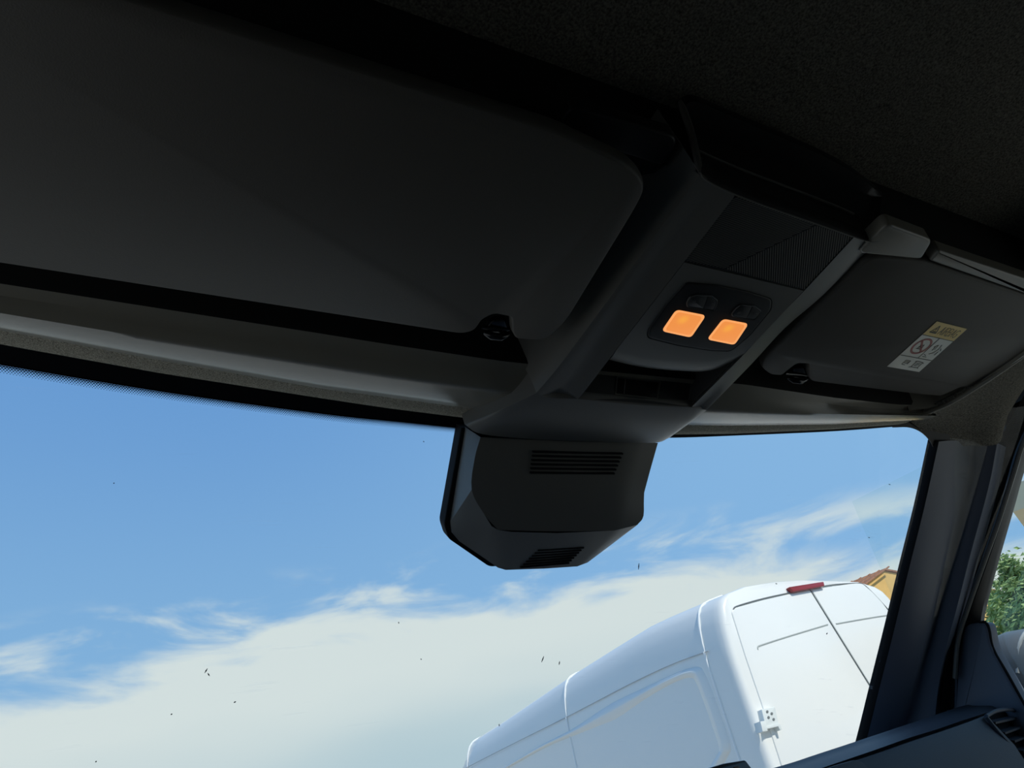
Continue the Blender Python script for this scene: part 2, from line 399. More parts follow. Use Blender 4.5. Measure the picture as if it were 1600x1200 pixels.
for f in (.12, .4, .7, 1): rows.append([p + (q - p) * f + np.array((0, 0, -.002 * math.sin(f * math.pi))) for p, q in zip(F_, G_)])
rows.append([q + np.array((0, .004, .006)) for q in G_])
b = NB(); loft(b, rows, thick=(0, 0, .004))
# hinge blocks behind the visors
def px_block(b, pxs, z, h, rad=.006):
    pl = Plane((0, 0, z), (0, 0, 1)); plate(b, pl, pxs, 0, h, bevel=.003, rad=rad, steps=4)
px_block(b, [(1388, 350), (1458, 376), (1440, 406), (1340, 396)], .450, .016, .008)
px_block(b, [(1468, 392), (1640, 449), (1660, 480), (1452, 408)], .455, .016, .004)
bh = NB(); px_block(bh, [(893, 165), (1062, 215), (1040, 262), (868, 208)], .482, .014, .012)  # left block coloured black: its shade is put into the colour
t1_ = struct(obj('trim_1', b, MOULD, angle=50), 'dark grey moulded header panel above the windscreen'); obj('visor_recess', rec_, mat('recess_shade_black', (.018, .018, .017), .8, spec=.15), t1_, angle=50); obj('hinge_mount', bh, BLACK, t1_, angle=50)  # recess and rear step near black: shade around the visors painted in
b = NB(); rows = [[p + np.array((0, 0, .001)) for p in G_]]
rows += [[p + (q - p) * .5 + np.array((0, 0, -.001)) for p, q in zip(G_, H_)], H_, [q + np.array((0, .005, .005)) for q in H_]]
loft(b, rows, thick=(0, 0, .006)); struct(obj('trim_2', b, FELT), 'speckled felt strip along the top of the windscreen')

# ================================================================== WINDSCREEN
topc = [p for p in rowH]
GT = atx([(-.45, .71, 0), (-.12, .757, 0), (.15, .785, 0), (.39, .795, 0), (.8, .765, 0), (1.0, .725, 0), (1.17, .665, 0), (1.30, .628, 0), (1.42, .58, 0)], list(np.linspace(-.46, 1.44, 60)))
GX = np.array([p[0] for p in GT]); GY = np.array([p[1] for p in GT])
def gy(x, z): return float(np.interp(x, GX, GY)) + (.455 - z) * (1.02 + .10 * (.455 - z))
def UG(px, py, inn=0.0):
    v = ray(px, py); lo, hi = .2, 3.0
    for _ in range(50):
        t = (lo + hi) / 2; p = v * t
        if p[1] - gy(p[0], p[2]) + inn * 1.41 > 0: hi = t
        else: lo = t
    return v * lo
zs = np.linspace(.475, -.16, 16); xg = np.linspace(-.44, 1.44, 40)
b = NB(); loft(b, [[(x, gy(x, z), z) for x in xg] for z in zs])
win = struct(obj('window_1', b, WGLASS), 'windscreen')
# black frit border with its fading dots
def uvloft(rows, name, m_, par, vs):
    me = bpy.data.meshes.new(name); V = []; Fc = []; UVs = []; n = len(rows[0])
    for r in rows: V += [tuple(np.array(p) + np.array((0, 0, Z0))) for p in r]
    L = [0]
    for j in range(1, n): L.append(L[-1] + float(np.linalg.norm(np.array(rows[0][j]) - np.array(rows[0][j - 1]))))
    for i in range(len(rows) - 1):
        for j in range(n - 1):
            Fc.append((i * n + j, i * n + j + 1, (i + 1) * n + j + 1, (i + 1) * n + j)); UVs += [(L[j], vs[i]), (L[j + 1], vs[i]), (L[j + 1], vs[i + 1]), (L[j], vs[i + 1])]
    me.from_pydata(V, [], Fc); u = me.uv_layers.new(name='UVMap')
    for k, c in enumerate(UVs): u.data[k].uv = c
    me.materials.append(m_); o = bpy.data.objects.new(name, me); COL.objects.link(o)
    o.parent = par; o.location = -wloc(par); return o
ftop = [UG(x, y, .004) for x, y in resample([(-620, 440), (-190, 498), (0, 530), (250, 575), (500, 614), (640, 634), (760, 650), (900, 668), (1050, 672), (1140, 671), (1300, 664), (1420, 653)], 60)]
fmid = [UG(x, y, .004) for x, y in resample([(-620, 477), (-190, 535), (0, 569), (250, 611), (500, 646), (640, 661), (760, 674), (900, 685), (1050, 684), (1140, 681), (1300, 674), (1420, 665)], 60)]
b = NB(); loft(b, [ftop, fmid], thick=(0, .001, .001))
rb = resample([(1395, 652), (1425, 655), (1452, 668), (1466, 690), (1466, 715), (1455, 760)], 24); ra = resample([(1395, 668), (1420, 668), (1440, 676), (1455, 692), (1460, 712), (1452, 760)], 24)
rc = resample([(1400, 640), (1440, 645), (1475, 660), (1485, 690), (1480, 720), (1475, 760)], 24)
loft(b, [[UG(x, y, .004) for x, y in rc], [UG(x, y, .004) for x, y in ra]], thick=(0, .001, .001))
obj('frit_band', b, FRIT, win)
fend = [UG(x, y, .0045) for x, y in resample([(-620, 491), (-190, 549), (0, 583), (250, 623), (500, 656), (640, 670), (760, 681)], 60)]
fst = [UG(x, y, .0045) for x, y in resample([(-620, 476), (-190, 534), (0, 568), (250, 610), (500, 645), (640, 660), (760, 673)], 60)]
uvloft([fst, fend], 'frit_dots', FRITD, win, [0, 1])
# specks stuck to the glass
random.seed(5)
b = NB()
for (x, y, l, a) in [(848, 1030, 10, 1.2), (874, 1036, 6, 1.4), (322, 1048, 9, 1.0), (326, 1054, 6, 2.2), (367, 1097, 4, .5), (658, 1030, 2, 0), (998, 885, 10, 1.5), (780, 1133, 4, 1.5), (1213, 912, 3, 0), (1292, 990, 3, 1), (1390, 757, 3, 0), (1358, 840, 3, 0), (178, 755, 2, 0), (623, 973, 3, 1.5), (268, 1116, 3, .4), (662, 690, 2, 0), (150, 1190, 3, .5)]:
    c = UG(x, y, .003); t = UG(x + math.cos(a) * l, y - math.sin(a) * l, .003); d = (t - c) * .5; s = np.cross(d, (0, 1, 1)); s = s / (np.linalg.norm(s) + 1e-9) * .0007
    k = [c - d, c + s, c + d, c - s]; nn = np.array((0, -1, -1)) * .0004
    T = [b.verts.new(p + nn) for p in k]; B = [b.verts.new(p - nn) for p in k]; b.faces.new(T); b.faces.new(B[::-1])
    for i in range(4): b.faces.new((T[i], B[i], B[(i + 1) % 4], T[(i + 1) % 4]))
o = obj('dirt_specks', b, INK, win); o['kind'] = 'stuff'

# ================================================================== OVERHEAD CONSOLE
PC = Plane((0, .31, .45), (0, .10, 1))
con = thing('overhead_console', (.57, .5, .45), 'dark grey overhead console with two amber lamps between the sun visors', 'overhead console')
def pc(x, y, off=0): return PC.at(x, y, off)
# longitudinal lines of the housing (photo px), from the rear end to the front
Lout = resample([(1094, 273), (1006, 392), (930, 496), (872, 574), (838, 614)], 17)
Lmid = resample([(1115, 286), (1026, 403), (948, 507), (893, 583), (862, 622)], 17)
Lseam = resample([(1148, 306), (1069, 409), (1000, 498), (955, 556), (903, 623)], 17)
Rseam = resample([(1334, 371), (1257, 454), (1207, 505), (1160, 556), (1081, 636)], 17)
Rout = resample([(1366, 381), (1287, 460), (1227, 512), (1175, 568), (1104, 641)], 17)
b = NB()
ZV = np.array((0, 0, 1.))
rl = [pc(*p, 0) + ZV * .075 + np.array((-.022, 0, 0)) for p in Lout], [pc(*p, -.002) + ZV * .012 + np.array((-.002, 0, 0)) for p in Lout], [pc(*p, -.002) for p in Lout], [pc(x + 7, y + 4, -.0005) for x, y in Lout], [pc(x, y, -.006) for x, y in Lmid], [pc(x * .55 + a * .45, y * .55 + c * .45, -.004) for (x, y), (a, c) in zip(Lmid, Lseam)], [pc(x, y, 0) for x, y in Lseam], [pc(x + 1, y, -.006) for x, y in Lseam]
loft(b, list(rl), thick=(0, 0, .004))
def tp(i): return min(1, (16 - i) / 4)
rr = [pc(x - 1, y, -.006) for x, y in Rseam], [pc(x, y, 0) for x, y in Rseam], [pc(x * .5 + a_ * .5, y * .5 + c_ * .5, -.003) for (x, y), (a_, c_) in zip(Rout, Rseam)], [pc(x - 3, y - 1, -.009 * tp(i)) for i, (x, y) in enumerate(Rout)], [pc(x, y, -.013 * tp(i)) for i, (x, y) in enumerate(Rout)], [pc(x, y, -.014 * tp(i)) + ZV * .012 + np.array((.003, 0, 0)) for i, (x, y) in enumerate(Rout)], [pc(x, y, 0) + ZV * .045 + np.array((.010, 0.004, 0)) for x, y in Rout]
loft(b, list(rr), thick=(0, 0, .004))
# front end beyond the pocket, sweeping to the windscreen
s0 = resample([(838, 614), (862, 622), (903, 623.5), (990, 632), (1081, 637), (1104, 641)], 25)
s1 = resample([(805, 630), (835, 640), (880, 642), (980, 652), (1070, 655), (1090, 652)], 25)
s2 = resample([(765, 648), (800, 660), (860, 667), (960, 675), (1050, 673), (1068, 668)], 25)
s3 = resample([(726, 663), (752, 678), (830, 686), (930, 690), (1020, 692), (1046, 684)], 25)
def bow(i, n=25): t = i / (n - 1); return -.010 * (abs(2 * t - 1) ** 4)
front = [[pc(x, y, o_ + bow(i) * k) for i, (x, y) in enumerate(s)] for s, o_, k in ((s0, 0, .2), (s1, .001, .6), (s2, -.002, 1.2), (s3, -.010, 1.8))]
back0 = [[p + np.array((0, -.004, .006)) for p in front[0]]]
end = [[p + np.array((0, .004, .014)) for p in front[-1]], [p + np.array((0, .006, .045)) for p in front[-1]]]
loft(b, back0 + front + end, thick=(0, 0, .003))
# flanks of the front end, up to the header moulding
loft(b, [[r[0] for r in front], [r[0] + np.array((-.004, .0, .05)) for r in front]], thick=(.003, 0, 0))
loft(b, [[r[-1] for r in front], [r[-1] + np.array((.004, .0, .05)) for r in front]], thick=(-.003, 0, 0))
# backing under the insert plates
sub = [(1148, 306), (1334, 371), (1257, 454), (1160, 556), (1150, 562), (960, 545), (1000, 498), (1069, 409)]
plate(b, PC, sub, -.004, .012, bevel=.0002)
obj('housing', b, PLASTIC, con, angle=42)
# speaker grille panel with two fields of ribs
g = NB(); GP = [(1148, 306), (1334, 371), (1257, 454), (1069, 409)]
plate(g, PC, GP, -.0010, .004, bevel=.0004, inset=.0006)
def clip_lines(poly, d, pitch):
    d = np.array(d) / np.linalg.norm(d); n_ = np.array((-d[1], d[0])); out = []
    ts = [np.dot(p, n_) for p in poly]; k = math.ceil(min(ts) / pitch)
    while k * pitch < max(ts):
        c = k * pitch; hit = []
        for i in range(len(poly)):
            a, q = poly[i - 1], poly[i]; ta, tb = np.dot(a, n_) - c, np.dot(q, n_) - c
            if ta * tb < 0: hit.append(a + (q - a) * (ta / (ta - tb)))
        if len(hit) == 2: out.append((hit[0], hit[1]))
        k += 1
    return out
def ribs(bm, pxs, d_px, pitch, wd, h):
    poly = inset2([PC.to2(pc(*p)) for p in pxs], .0009)
    d = PC.to2(pc(*d_px[1])) - PC.to2(pc(*d_px[0]))
    for a, q in clip_lines(poly, d, pitch):
        e = (q - a); L = np.linalg.norm(e)
        if L < .002: continue
        e /= L; s = np.array((-e[1], e[0])) * wd / 2
        lo = [PC.to3(p, -.0012) for p in (a - s, q - s, q + s, a + s)]; hi = [PC.to3(p, -.001 + h) for p in (a - s * .5, q - s * .5, q + s * .5, a + s * .5)]
        A = [bm.verts.new(p) for p in lo]; B = [bm.verts.new(p) for p in hi]; bm.faces.new(B)
        for i in range(4): bm.faces.new((A[i], A[(i + 1) % 4], B[(i + 1) % 4], B[i]))
gb = obj('speaker_grille', g, BLACK, con, smooth=False); g = NB()
ribs(g, [(1148, 306), (1277, 352), (1132, 421.5), (1069, 409)], ((1150, 380), (1210, 362)), .0025, .0014, .0002)
ribs(g, [(1277, 352), (1334, 371), (1257, 454), (1132, 421.5)], ((1222, 370), (1219, 430)), .0025, .0013, .0006)
obj('grille_ribs', g, PLASTIC, gb, smooth=False)
# lamp panel face, rolling up into the pocket at its front edge
la = resample([(1069, 409), (1116, 420.3), (1163, 431.5), (1210, 442.8), (1257, 454)], 17)
lb = resample([(1015, 479), (1060, 487), (1107, 494), (1154, 500), (1212, 502)], 17)
lc = resample([(962, 547), (1010, 557), (1060, 562), (1110, 562), (1164, 552)], 17)
ld = resample([(951, 562), (1000, 573), (1056, 579), (1110, 579), (1158, 559)], 17)
b = NB()
def insx(r): r = [np.array(p) for p in r]; e = r[-1] - r[0]; e /= np.linalg.norm(e); r[0] = r[0] + e * .0007; r[-1] = r[-1] - e * .0007; return r
R0 = insx([pc(*p, 0) for p in la]); R0 = [p + np.array((0, .0007, 0)) for p in R0]
RB = insx([pc(*p, 0) for p in lb]); RC = insx([pc(*p, .0) for p in lc]); RD = insx([pc(x, y, -.006 - .0) for x, y in ld])
rows = [[p + np.array((0, 0, .004)) for p in R0], R0, RB, RC]
rows.append([p + (q - p) * .5 + np.array((0, 0, -.0012)) for p, q in zip(RC, RD)]); rows.append([p + (q - p) * .82 + np.array((0, 0, -.001)) for p, q in zip(RC, RD)])
rows.append(RD); rows.append([p + np.array((0, .002, .006)) for p in RD]); rows.append([p + np.array((0, -.004, .040)) for p in RD])
loft(b, rows, thick=(0, 0, .003)); fp = obj('lamp_surround', b, PLASTIC, con, angle=60)
# the dark lamp module
LP_ = [(1072, 442), (1120, 446), (1168, 456), (1206, 468), (1205, 484), (1172, 524), (1142, 549), (1112, 548), (1060, 540), (1012, 528), (1013, 516), (1040, 478)]
b = NB(); plate(b, PC, LP_, .0004, .003, bevel=.0002, rad=.006, inset=-.0009); obj('module_gap', b, RUBBER, con)
b = NB(); plate(b, PC, LP_, .0015, .004, bevel=.0022, rad=.006, steps=4)
lmod = obj('lamp_module', b, BLACK, con, angle=60)
def in_mod(name, pxs, face, depth, m_, rad=.003, bevel=.0005, parent=None, dome=0):
    b = NB(); plate(b, PC, pxs, face, depth, bevel=bevel, rad=rad, dome=dome); return obj(name, b, m_, parent or lmod, angle=50)
for pxs in ([(1057, 484.5), (1103.5, 493.5), (1080, 528), (1034, 518)], [(1130, 499), (1170, 506.5), (1148, 539.5), (1105, 531)]):
    r_ = in_mod('lamp_lens', pxs, .0024, .002, LENSR, .006, .0008)
    r_['label'] = 'glowing amber lamp lens'
    c = np.mean(pxs, axis=0); inn = [tuple(c + (np.array(p) - c) * .86) for p in pxs]
    in_mod('lens_face', inn, .0028, .001, LENS, .005, .0006, r_)
for pxs, div in (([(1074, 473), (1078, 465), (1088, 461.5), (1111, 463), (1120, 470), (1119, 477), (1115, 485), (1097, 482.5), (1075, 479)], ((1105, 460), (1096, 486))),
                 ([(1144, 491), (1150, 483), (1158, 477), (1178, 479), (1188, 486), (1187, 491), (1179, 499.5), (1163, 497.5), (1146, 494)], ((1175, 475), (1163, 501)))):
    # a sunken well rim, then two press buttons
    b = NB(); P2 = [PC.to2(pc(*p, .002)) for p in pxs]; P2 = rounded(P2, .002, 3); O2 = inset2(P2, -.0016)
    rows = [[PC.to3(p, .0012) for p in O2], [PC.to3(p, .0026) for p in inset2(O2, .0007)], [PC.to3(p, .0024) for p in inset2(P2, -.0003)], [PC.to3(p, .0012) for p in P2]]
    loft(b, rows, closed=True); obj('button_rim', b, BUTT, lmod, angle=70)
    d0, d1 = PC.to2(pc(*div[0])), PC.to2(pc(*div[1])); dd = (d1 - d0) / np.linalg.norm(d1 - d0); nn = np.array((-dd[1], dd[0]))
    for sgn in (-1, 1):
        Q = inset2(P2, .0006); out = []
        for i in range(len(Q)):
            a, q = Q[i - 1], Q[i]; ta, tb = (np.dot(a - d0, nn)) * sgn - .0004, (np.dot(q - d0, nn)) * sgn - .0004
            if ta * tb < 0: out.append(a + (q - a) * (ta / (ta - tb)))
            if tb >= 0: out.append(q)
        b = NB(); plate(b, PC, None, .0022, .002, bevel=.0005, world2=out); bt = obj('press_button', b, BUTT, lmod, angle=50)
        c = np.mean(out, axis=0); b = NB()
        if np.dot(PC.to2(pc(1000, 470)) - d0, nn) * sgn > 0:       # sun-ray lamp symbol
            for k in range(8):
                a = k * math.pi / 4; e = np.array((math.cos(a), math.sin(a))); s = np.array((-e[1], e[0])) * .00022
                plate(b, PC, None, .0024, .0003, bevel=.00005, world2=[c + e * .0014 - s, c + e * .0026 - s, c + e * .0026 + s, c + e * .0014 + s], steps=1)
            plate(b, PC, None, .0024, .0003, bevel=.00005, world2=[c + np.array((math.cos(k * .785), math.sin(k * .785))) * .0008 for k in range(8)], steps=1)
        else:
            for yy in (-.0006, .0004):
                plate(b, PC, None, .0024, .0003, bevel=.00005, world2=[c + np.array(q) for q in ((-.0017, yy), (.0017, yy), (.0017, yy + .0004), (-.0017, yy + .0004))], steps=1)
        obj('button_symbol', b, ICON, bt, smooth=False)
# pocket with the switch blank
A_, B_ = pc(905, 622.5, -.001), pc(1073, 635, -.001)
D_, C_ = U(940, 566, (0, 0, 1), .47), U(1082, 583, (0, 0, 1), .468)
E1, E2 = pc(1082, 636, -.001), pc(1159, 557, -.001)
b = NB()
ww = [[A_ + (B_ - A_) * t for t in np.linspace(0, 1, 9)], [D_ + (C_ - D_) * t for t in np.linspace(0, 1, 9)]]
up_ = (D_ - A_) * .35; ww.append([p + up_ for p in ww[1]])
loft(b, ww, thick=(0, .002, .003))
loft(b, [[B_, C_, C_ + up_], [E1, E2, E2 + np.array((0, -.01, .05))]], thick=(.002, .0, .003))
loft(b, [[A_, D_, D_ + up_], [pc(904, 622, -.001), pc(956, 556, -.001), pc(956, 556, -.001) + np.array((0, -.01, .05))]], thick=(-.002, 0, .003))
POCK = mat('pocket_plastic', (.05, .05, .05), .5, spec=.4)
pk = obj('open_pocket', b, POCK, con, angle=30)
nw = np.cross(B_ - A_, D_ - A_); nw /= np.linalg.norm(nw)
if nw[2] < 0 or np.dot(nw, A_) < 0: nw = -nw
PW = Plane(A_, nw)
b = NB(); fr = [(963, 586.5), (1033, 595), (1028, 624), (960.5, 616.5)]; P2 = rounded([PW.to2(PW.at(*p)) for p in fr], .002, 3)
loft(b, [[PW.to3(p, -.0005) for p in P2], [PW.to3(p, .0012) for p in inset2(P2, .0006)], [PW.to3(p, .0010) for p in inset2(P2, .0016)], [PW.to3(p, -.0005) for p in inset2(P2, .0018)]], closed=True)
fr_ = obj('switch_frame', b, PLASTIC, pk, angle=60)
b = NB(); plate(b, PW, [(966, 591), (1029, 598), (1024.5, 621), (963, 615)], .0002, .001, bevel=.0002, rad=.001); sb = obj('switch_blank', b, GLOSSB, pk)
b = NB(); plate(b, PW, [(977.2, 592.4), (977.9, 592.5), (975.5, 615), (974.8, 615)], .0004, .0003, bevel=.00005); obj('switch_line', b, GREYP, pk)
# rear storage tray, rising to the headliner
b = NB()
bot = resample([(1094, 272), (1098, 279), (1115, 290), (1148, 305), (1200, 325), (1275, 351), (1334, 371.5), (1356, 378), (1371, 378)], 29)
top = resample([(1063, 160), (1085, 150), (1125, 166), (1185, 192), (1240, 215), (1305, 246), (1345, 272), (1378, 300)], 29)
Bq = [pc(x, y, -.0005) for x, y in bot]; Tq = [U(x, y, (0, 0, 1), .565) for x, y in top]; Tq = [U(x, y, (0, 0, 1), .555) for x, y in top]
def mixr(f, push): return [p + (q - p) * f + np.array((0, push, 0)) * min(1, 6 * min(i, 28 - i) / 28) for i, (p, q) in enumerate(zip(Bq, Tq))]
rows = [[p + np.array((0, .002, .004)) for p in Bq], Bq, mixr(.04, -.002), mixr(.14, -.001), mixr(.2, .004), mixr(.36, .010), mixr(.42, .012), mixr(.44, .028), mixr(.9, .03), mixr(.93, .0), mixr(1, 0)]
loft(b, rows, thick=(0, .003, .006)); tr_ = obj('storage_tray', b, BLACK, con, angle=40)
b = NB(); tube(b, [p + np.array((0, -.002, 0)) for p in mixr(.43, .010)[4:24]], .0012, 6); obj('tray_edge', b, PLASTIC, tr_)
b = NB(); tube(b, [p + np.array((0, -.0008, 0)) for p in Bq], .0008, 6); obj('tray_lip', b, PLASTIC, tr_)
b = NB(); tube(b, [p + np.array((-.001, -.001, 0)) for p in resample([Bq[0], (Bq[0] + Tq[0]) / 2 + np.array((.003, 0, 0)), Tq[0]], 9)], [.001] + [.0035] * 7 + [.002], 8)
obj('tray_corner', b, PLASTIC, tr_)

# ================================================================== SUN VISORS
def make_visor(name, pxs, rads, label, face=.435, tilt=0.0):
    v = thing(name, tuple(UZ(*np.mean(pxs, axis=0), face)), label, 'sun visor', 'sun visors under the header panel')
    pl = Plane((0, .4, face), (0, tilt, 1)); b = NB(); P2 = [pl.to2(pl.at(*p)) for p in pxs]; P2 = rounded(P2, rads, 6)
    t = .017; rows = []
    for k in range(9):
        a = -math.pi / 2 + math.pi * k / 8; rows.append([pl.to3(p, -t / 2 + t / 2 * math.sin(a)) for p in inset2(P2, .004 * (1 - math.cos(a)))])
    R = loft(b, rows, closed=True); cap(b, R[0][::-1]); cap(b, R[-1]); obj('visor_panel', b, VISOR, v, angle=50); return v, pl
v1px = [(-300, -165), (210, -2), (870, 203), (988, 258), (1013, 292), (995, 328), (885, 506), (852, 534), (805, 531), (798, 519), (797, 497), (772, 492), (755, 501), (744, 518), (722, 524), (0, 414), (-310, 366)]
v1, vp1 = make_visor('sun_visor', v1px, [.03, 0, .01, .02, .02, .02, .02, .012, .004, .004, .005, .005, .004, .008, .012, .0, .03], 'large charcoal sun visor on the left, above the blue sky')
v2px = [(1362, 398), (1450, 410), (1700, 494), (1700, 520), (1605, 551), (1545, 598), (1524, 607), (1501, 606), (1490, 611), (1470, 620), (1440, 618), (1267, 597), (1263, 590), (1264, 570), (1246, 569), (1234, 578), (1222, 588), (1203, 587), (1188, 575), (1200, 555)]
v2, vp2 = make_visor('sun_visor', v2px, [.02, 0, .02, .02, .01, .006, .003, .003, .003, .006, 0, .006, .003, .004, .004, .004, .006, .008, .012, .02], 'right-hand charcoal sun visor carrying the airbag warning label', face=.453)
def clip(v, pl, c, s, mirror=1):
    # glossy clip pin in the visor's notch: a rounded hook with a socket
    x, y = c; b = NB()
    def at(dx, dy, off): return pl.at(x + dx * s, y + dy * s, off)
    tube(b, [at(-18, 8, -.010), at(-8, 13, -.004), at(6, 15, -.003), at(18, 10, -.010)], [.003, .0045, .0045, .003], 10)
    P = [(x + a * s, y + q * s) for a, q in ((-16, 2), (-6, -10), (14, -12), (20, 6), (10, 14), (-10, 14))]
    plate(b, pl, P, -.009, .006, bevel=.002, rad=.003, steps=3)
    tube(b, [at(-24, -1, -.006), at(-14, 0, -.007), at(20, 2, -.010)], .0022, 8)
    obj('visor_clip', b, GLOSSB, v, angle=60)['label'] = 'glossy black clip pin'
clip(v1, vp1, (776, 512), 1.0); clip(v2, vp2, (1246, 584), .8)
# warning label
ST = [(1464, 502), (1511, 513.5), (1436, 581), (1386, 572.5)]
S3 = [vp2.at(x, y, .0004) for x, y in ST]
def st(u, v_, off=0):
    p = (S3[0] * (1 - u) + S3[1] * u) * (1 - v_) + (S3[3] * (1 - u) + S3[2] * u) * v_; return p - vp2.n * off
wlb = None
def label_plate(name, uv_, m_, off, parent, dep=.0003):
    b = NB(); lo = [st(u, v_, off - dep) for u, v_ in uv_]; hi = [st(u, v_, off) for u, v_ in uv_]
    A = [b.verts.new(p) for p in lo]; B = [b.verts.new(p) for p in hi]; b.faces.new(B); b.faces.new(A[::-1]); n_ = len(uv_)
    for i in range(n_): b.faces.new((A[i], A[(i + 1) % n_], B[(i + 1) % n_], B[i]))
    return obj(name, b, m_, parent, smooth=False)
base = label_plate('warning_label', [(0, 0), (1, 0), (1, 1), (0, 1)], CREAM, .0003, v2); base['label'] = 'yellow and cream airbag warning label'
label_plate('yellow_header', [(0, 0), (1, 0), (1, .265), (0, .265)], YEL, .0005, base)
# artwork: strokes in label coordinates (u across, v down the label)
def strokes(b, segs, wd, off=.0007):
    AS = 1.38                                 # label height over its width
    for (u0, v0, u1, v1_) in segs:
        a = np.array((u0, v0 * AS)); q = np.array((u1, v1_ * AS)); e = q - a; L = np.linalg.norm(e)
        if L < 1e-6: continue
        e /= L; s = np.array((-e[1], e[0])) * wd / 2
        K = [b.verts.new(st(p[0], p[1] / AS, off)) for p in (a - s, q - s, q + s, a + s)]; K2 = [b.verts.new(st(p[0], p[1] / AS, off - .0002)) for p in (a - s, q - s, q + s, a + s)]
        b.faces.new(K); b.faces.new(K2[::-1])
        for i in range(4): b.faces.new((K[i], K2[i], K2[(i + 1) % 4], K[(i + 1) % 4]))
GL = {'A': [(0, 1, .5, 0), (.5, 0, 1, 1), (.2, .62, .8, .62)], 'I': [(.5, 0, .5, 1)], 'R': [(0, 0, 0, 1), (0, 0, .9, .05), (.9, .05, .9, .45), (.9, .45, 0, .5), (.4, .5, 1, 1)],
      'B': [(0, 0, 0, 1), (0, 0, .9, .08), (.9, .08, .85, .45), (.85, .45, 0, .5), (.85, .5, 1, .9), (1, .9, 0, 1)], 'G': [(1, .12, .5, 0), (.5, 0, 0, .25), (0, .25, 0, .75), (0, .75, .5, 1), (.5, 1, 1, .85), (1, .85, 1, .52), (1, .52, .6, .52)]}
b = NB(); x = .35
for ch in 'AIRBAG':
    wch = .02 if ch == 'I' else .08
    strokes(b, [(x + p[0] * wch, .055 + p[1] * .155, x + p[2] * wch, .055 + p[3] * .155) for p in GL[ch]], .012); x += wch + .026
strokes(b, [(.10, .20, .20, .06), (.20, .06, .30, .20), (.30, .20, .10, .20), (.20, .11, .20, .15), (.13, .19, .27, .19), (.15, .17, .25, .17)], .02)
obj('warning_text', b, DARKP, base, smooth=False)
b = NB(); segs = []
for k in range(28):
    a0, a1 = k / 28 * 2 * math.pi, (k + 1) / 28 * 2 * math.pi
    segs.append((.30 + .21 * math.cos(a0), .485 + .155 * math.sin(a0), .30 + .21 * math.cos(a1), .485 + .155 * math.sin(a1)))
strokes(b, segs + [(.16, .375, .44, .595)], .045); obj('prohibition_ring', b, REDP, base, smooth=False)
b = NB()
strokes(b, [(.0, .27, 1, .27), (0, .72, 1, .72), (.55, .28, .55, .71),
            (.24, .50, .36, .50), (.26, .46, .26, .54), (.33, .44, .36, .52), (.22, .54, .38, .54), (.28, .45, .34, .47),
            (.64, .45, .72, .40), (.72, .40, .74, .50), (.68, .44, .70, .52), (.80, .38, .84, .48), (.84, .48, .80, .56), (.80, .56, .72, .60), (.88, .45, .95, .50), (.90, .52, .90, .60), (.60, .62, .68, .64), (.62, .67, .74, .67),
            (.30, .80, .44, .80), (.30, .80, .30, .90), (.44, .80, .44, .88), (.32, .83, .43, .83), (.32, .86, .43, .86), (.32, .90, .40, .90),
            (.58, .80, .62, .78), (.62, .78, .62, .92), (.62, .92, .56, .93), (.82, .79, .86, .81), (.82, .79, .82, .92), (.82, .92, .86, .93), (.62, .78, .82, .79), (.62, .92, .82, .92), (.66, .82, .78, .82), (.66, .85, .78, .85), (.66, .88, .74, .88)], .014)
obj('label_pictograms', b, DARKP, base, smooth=False)

# ================================================================== SENSOR COVER ON THE WINDSCREEN
gc = UG(862, 780); PS = Plane(gc, (0, 1, .98))
cov = thing('sensor_cover', tuple(gc), 'angular black camera and sensor cover hanging at the top of the windscreen', 'sensor cover')
b = NB(); plate(b, PS, [(721, 668), (694, 820), (701, 842), (765, 886), (800, 884), (905, 872), (985, 815), (1000, 690)], .018, .020, bevel=.002, rad=[0, .006, .006, .006, 0, 0, 0, 0], steps=3)
obj('mounting_rim', b, RUBBER, cov, angle=60)
D0, D1, D2 = .020, .062, .056
r0 = [(728, 668), (716, 740), (704, 815), (706, 832), (718, 846), (752, 869), (778, 887), (790, 890.5), (850, 888.5), (902, 885), (918, 879), (950, 855), (975, 830), (978, 790), (985, 740), (1000, 690)]
r1 = [(751, 683), (742, 715), (737, 765), (745, 785), (757, 804), (768, 822), (778, 828), (800, 831), (870, 833), (960, 829), (978, 824.5), (996, 820), (1005.5, 806), (1006.5, 770), (1015, 738), (1028, 692)]
rm = []
off_r1 = [D1 - .014, D1 - .008, D1 - .004, D1 - .003, D1 - .002, D1, D1, D1, D1, D1, D1 - .005, D2 - .004, D2 - .006, D2 - .006, D2 - .006, D2 - .010]
W0 = [PS.at(x, y, D0) for x, y in r0]; W1 = [PS.at(x, y, o_) for (x, y), o_ in zip(r1, off_r1)]
b = NB()
cen = np.mean(W1, axis=0)
top_row = [(751, 683), (820, 688), (900, 690), (994, 692), (1028, 692)]
rows = [[p + PS.n * .004 for p in W0], W0, [p * .97 + q * .03 for p, q in zip(W0, W1)], [p * .5 + q * .5 for p, q in zip(W0, W1)], [p * .04 + q * .96 for p, q in zip(W0, W1)], W1]
loft(b, rows)
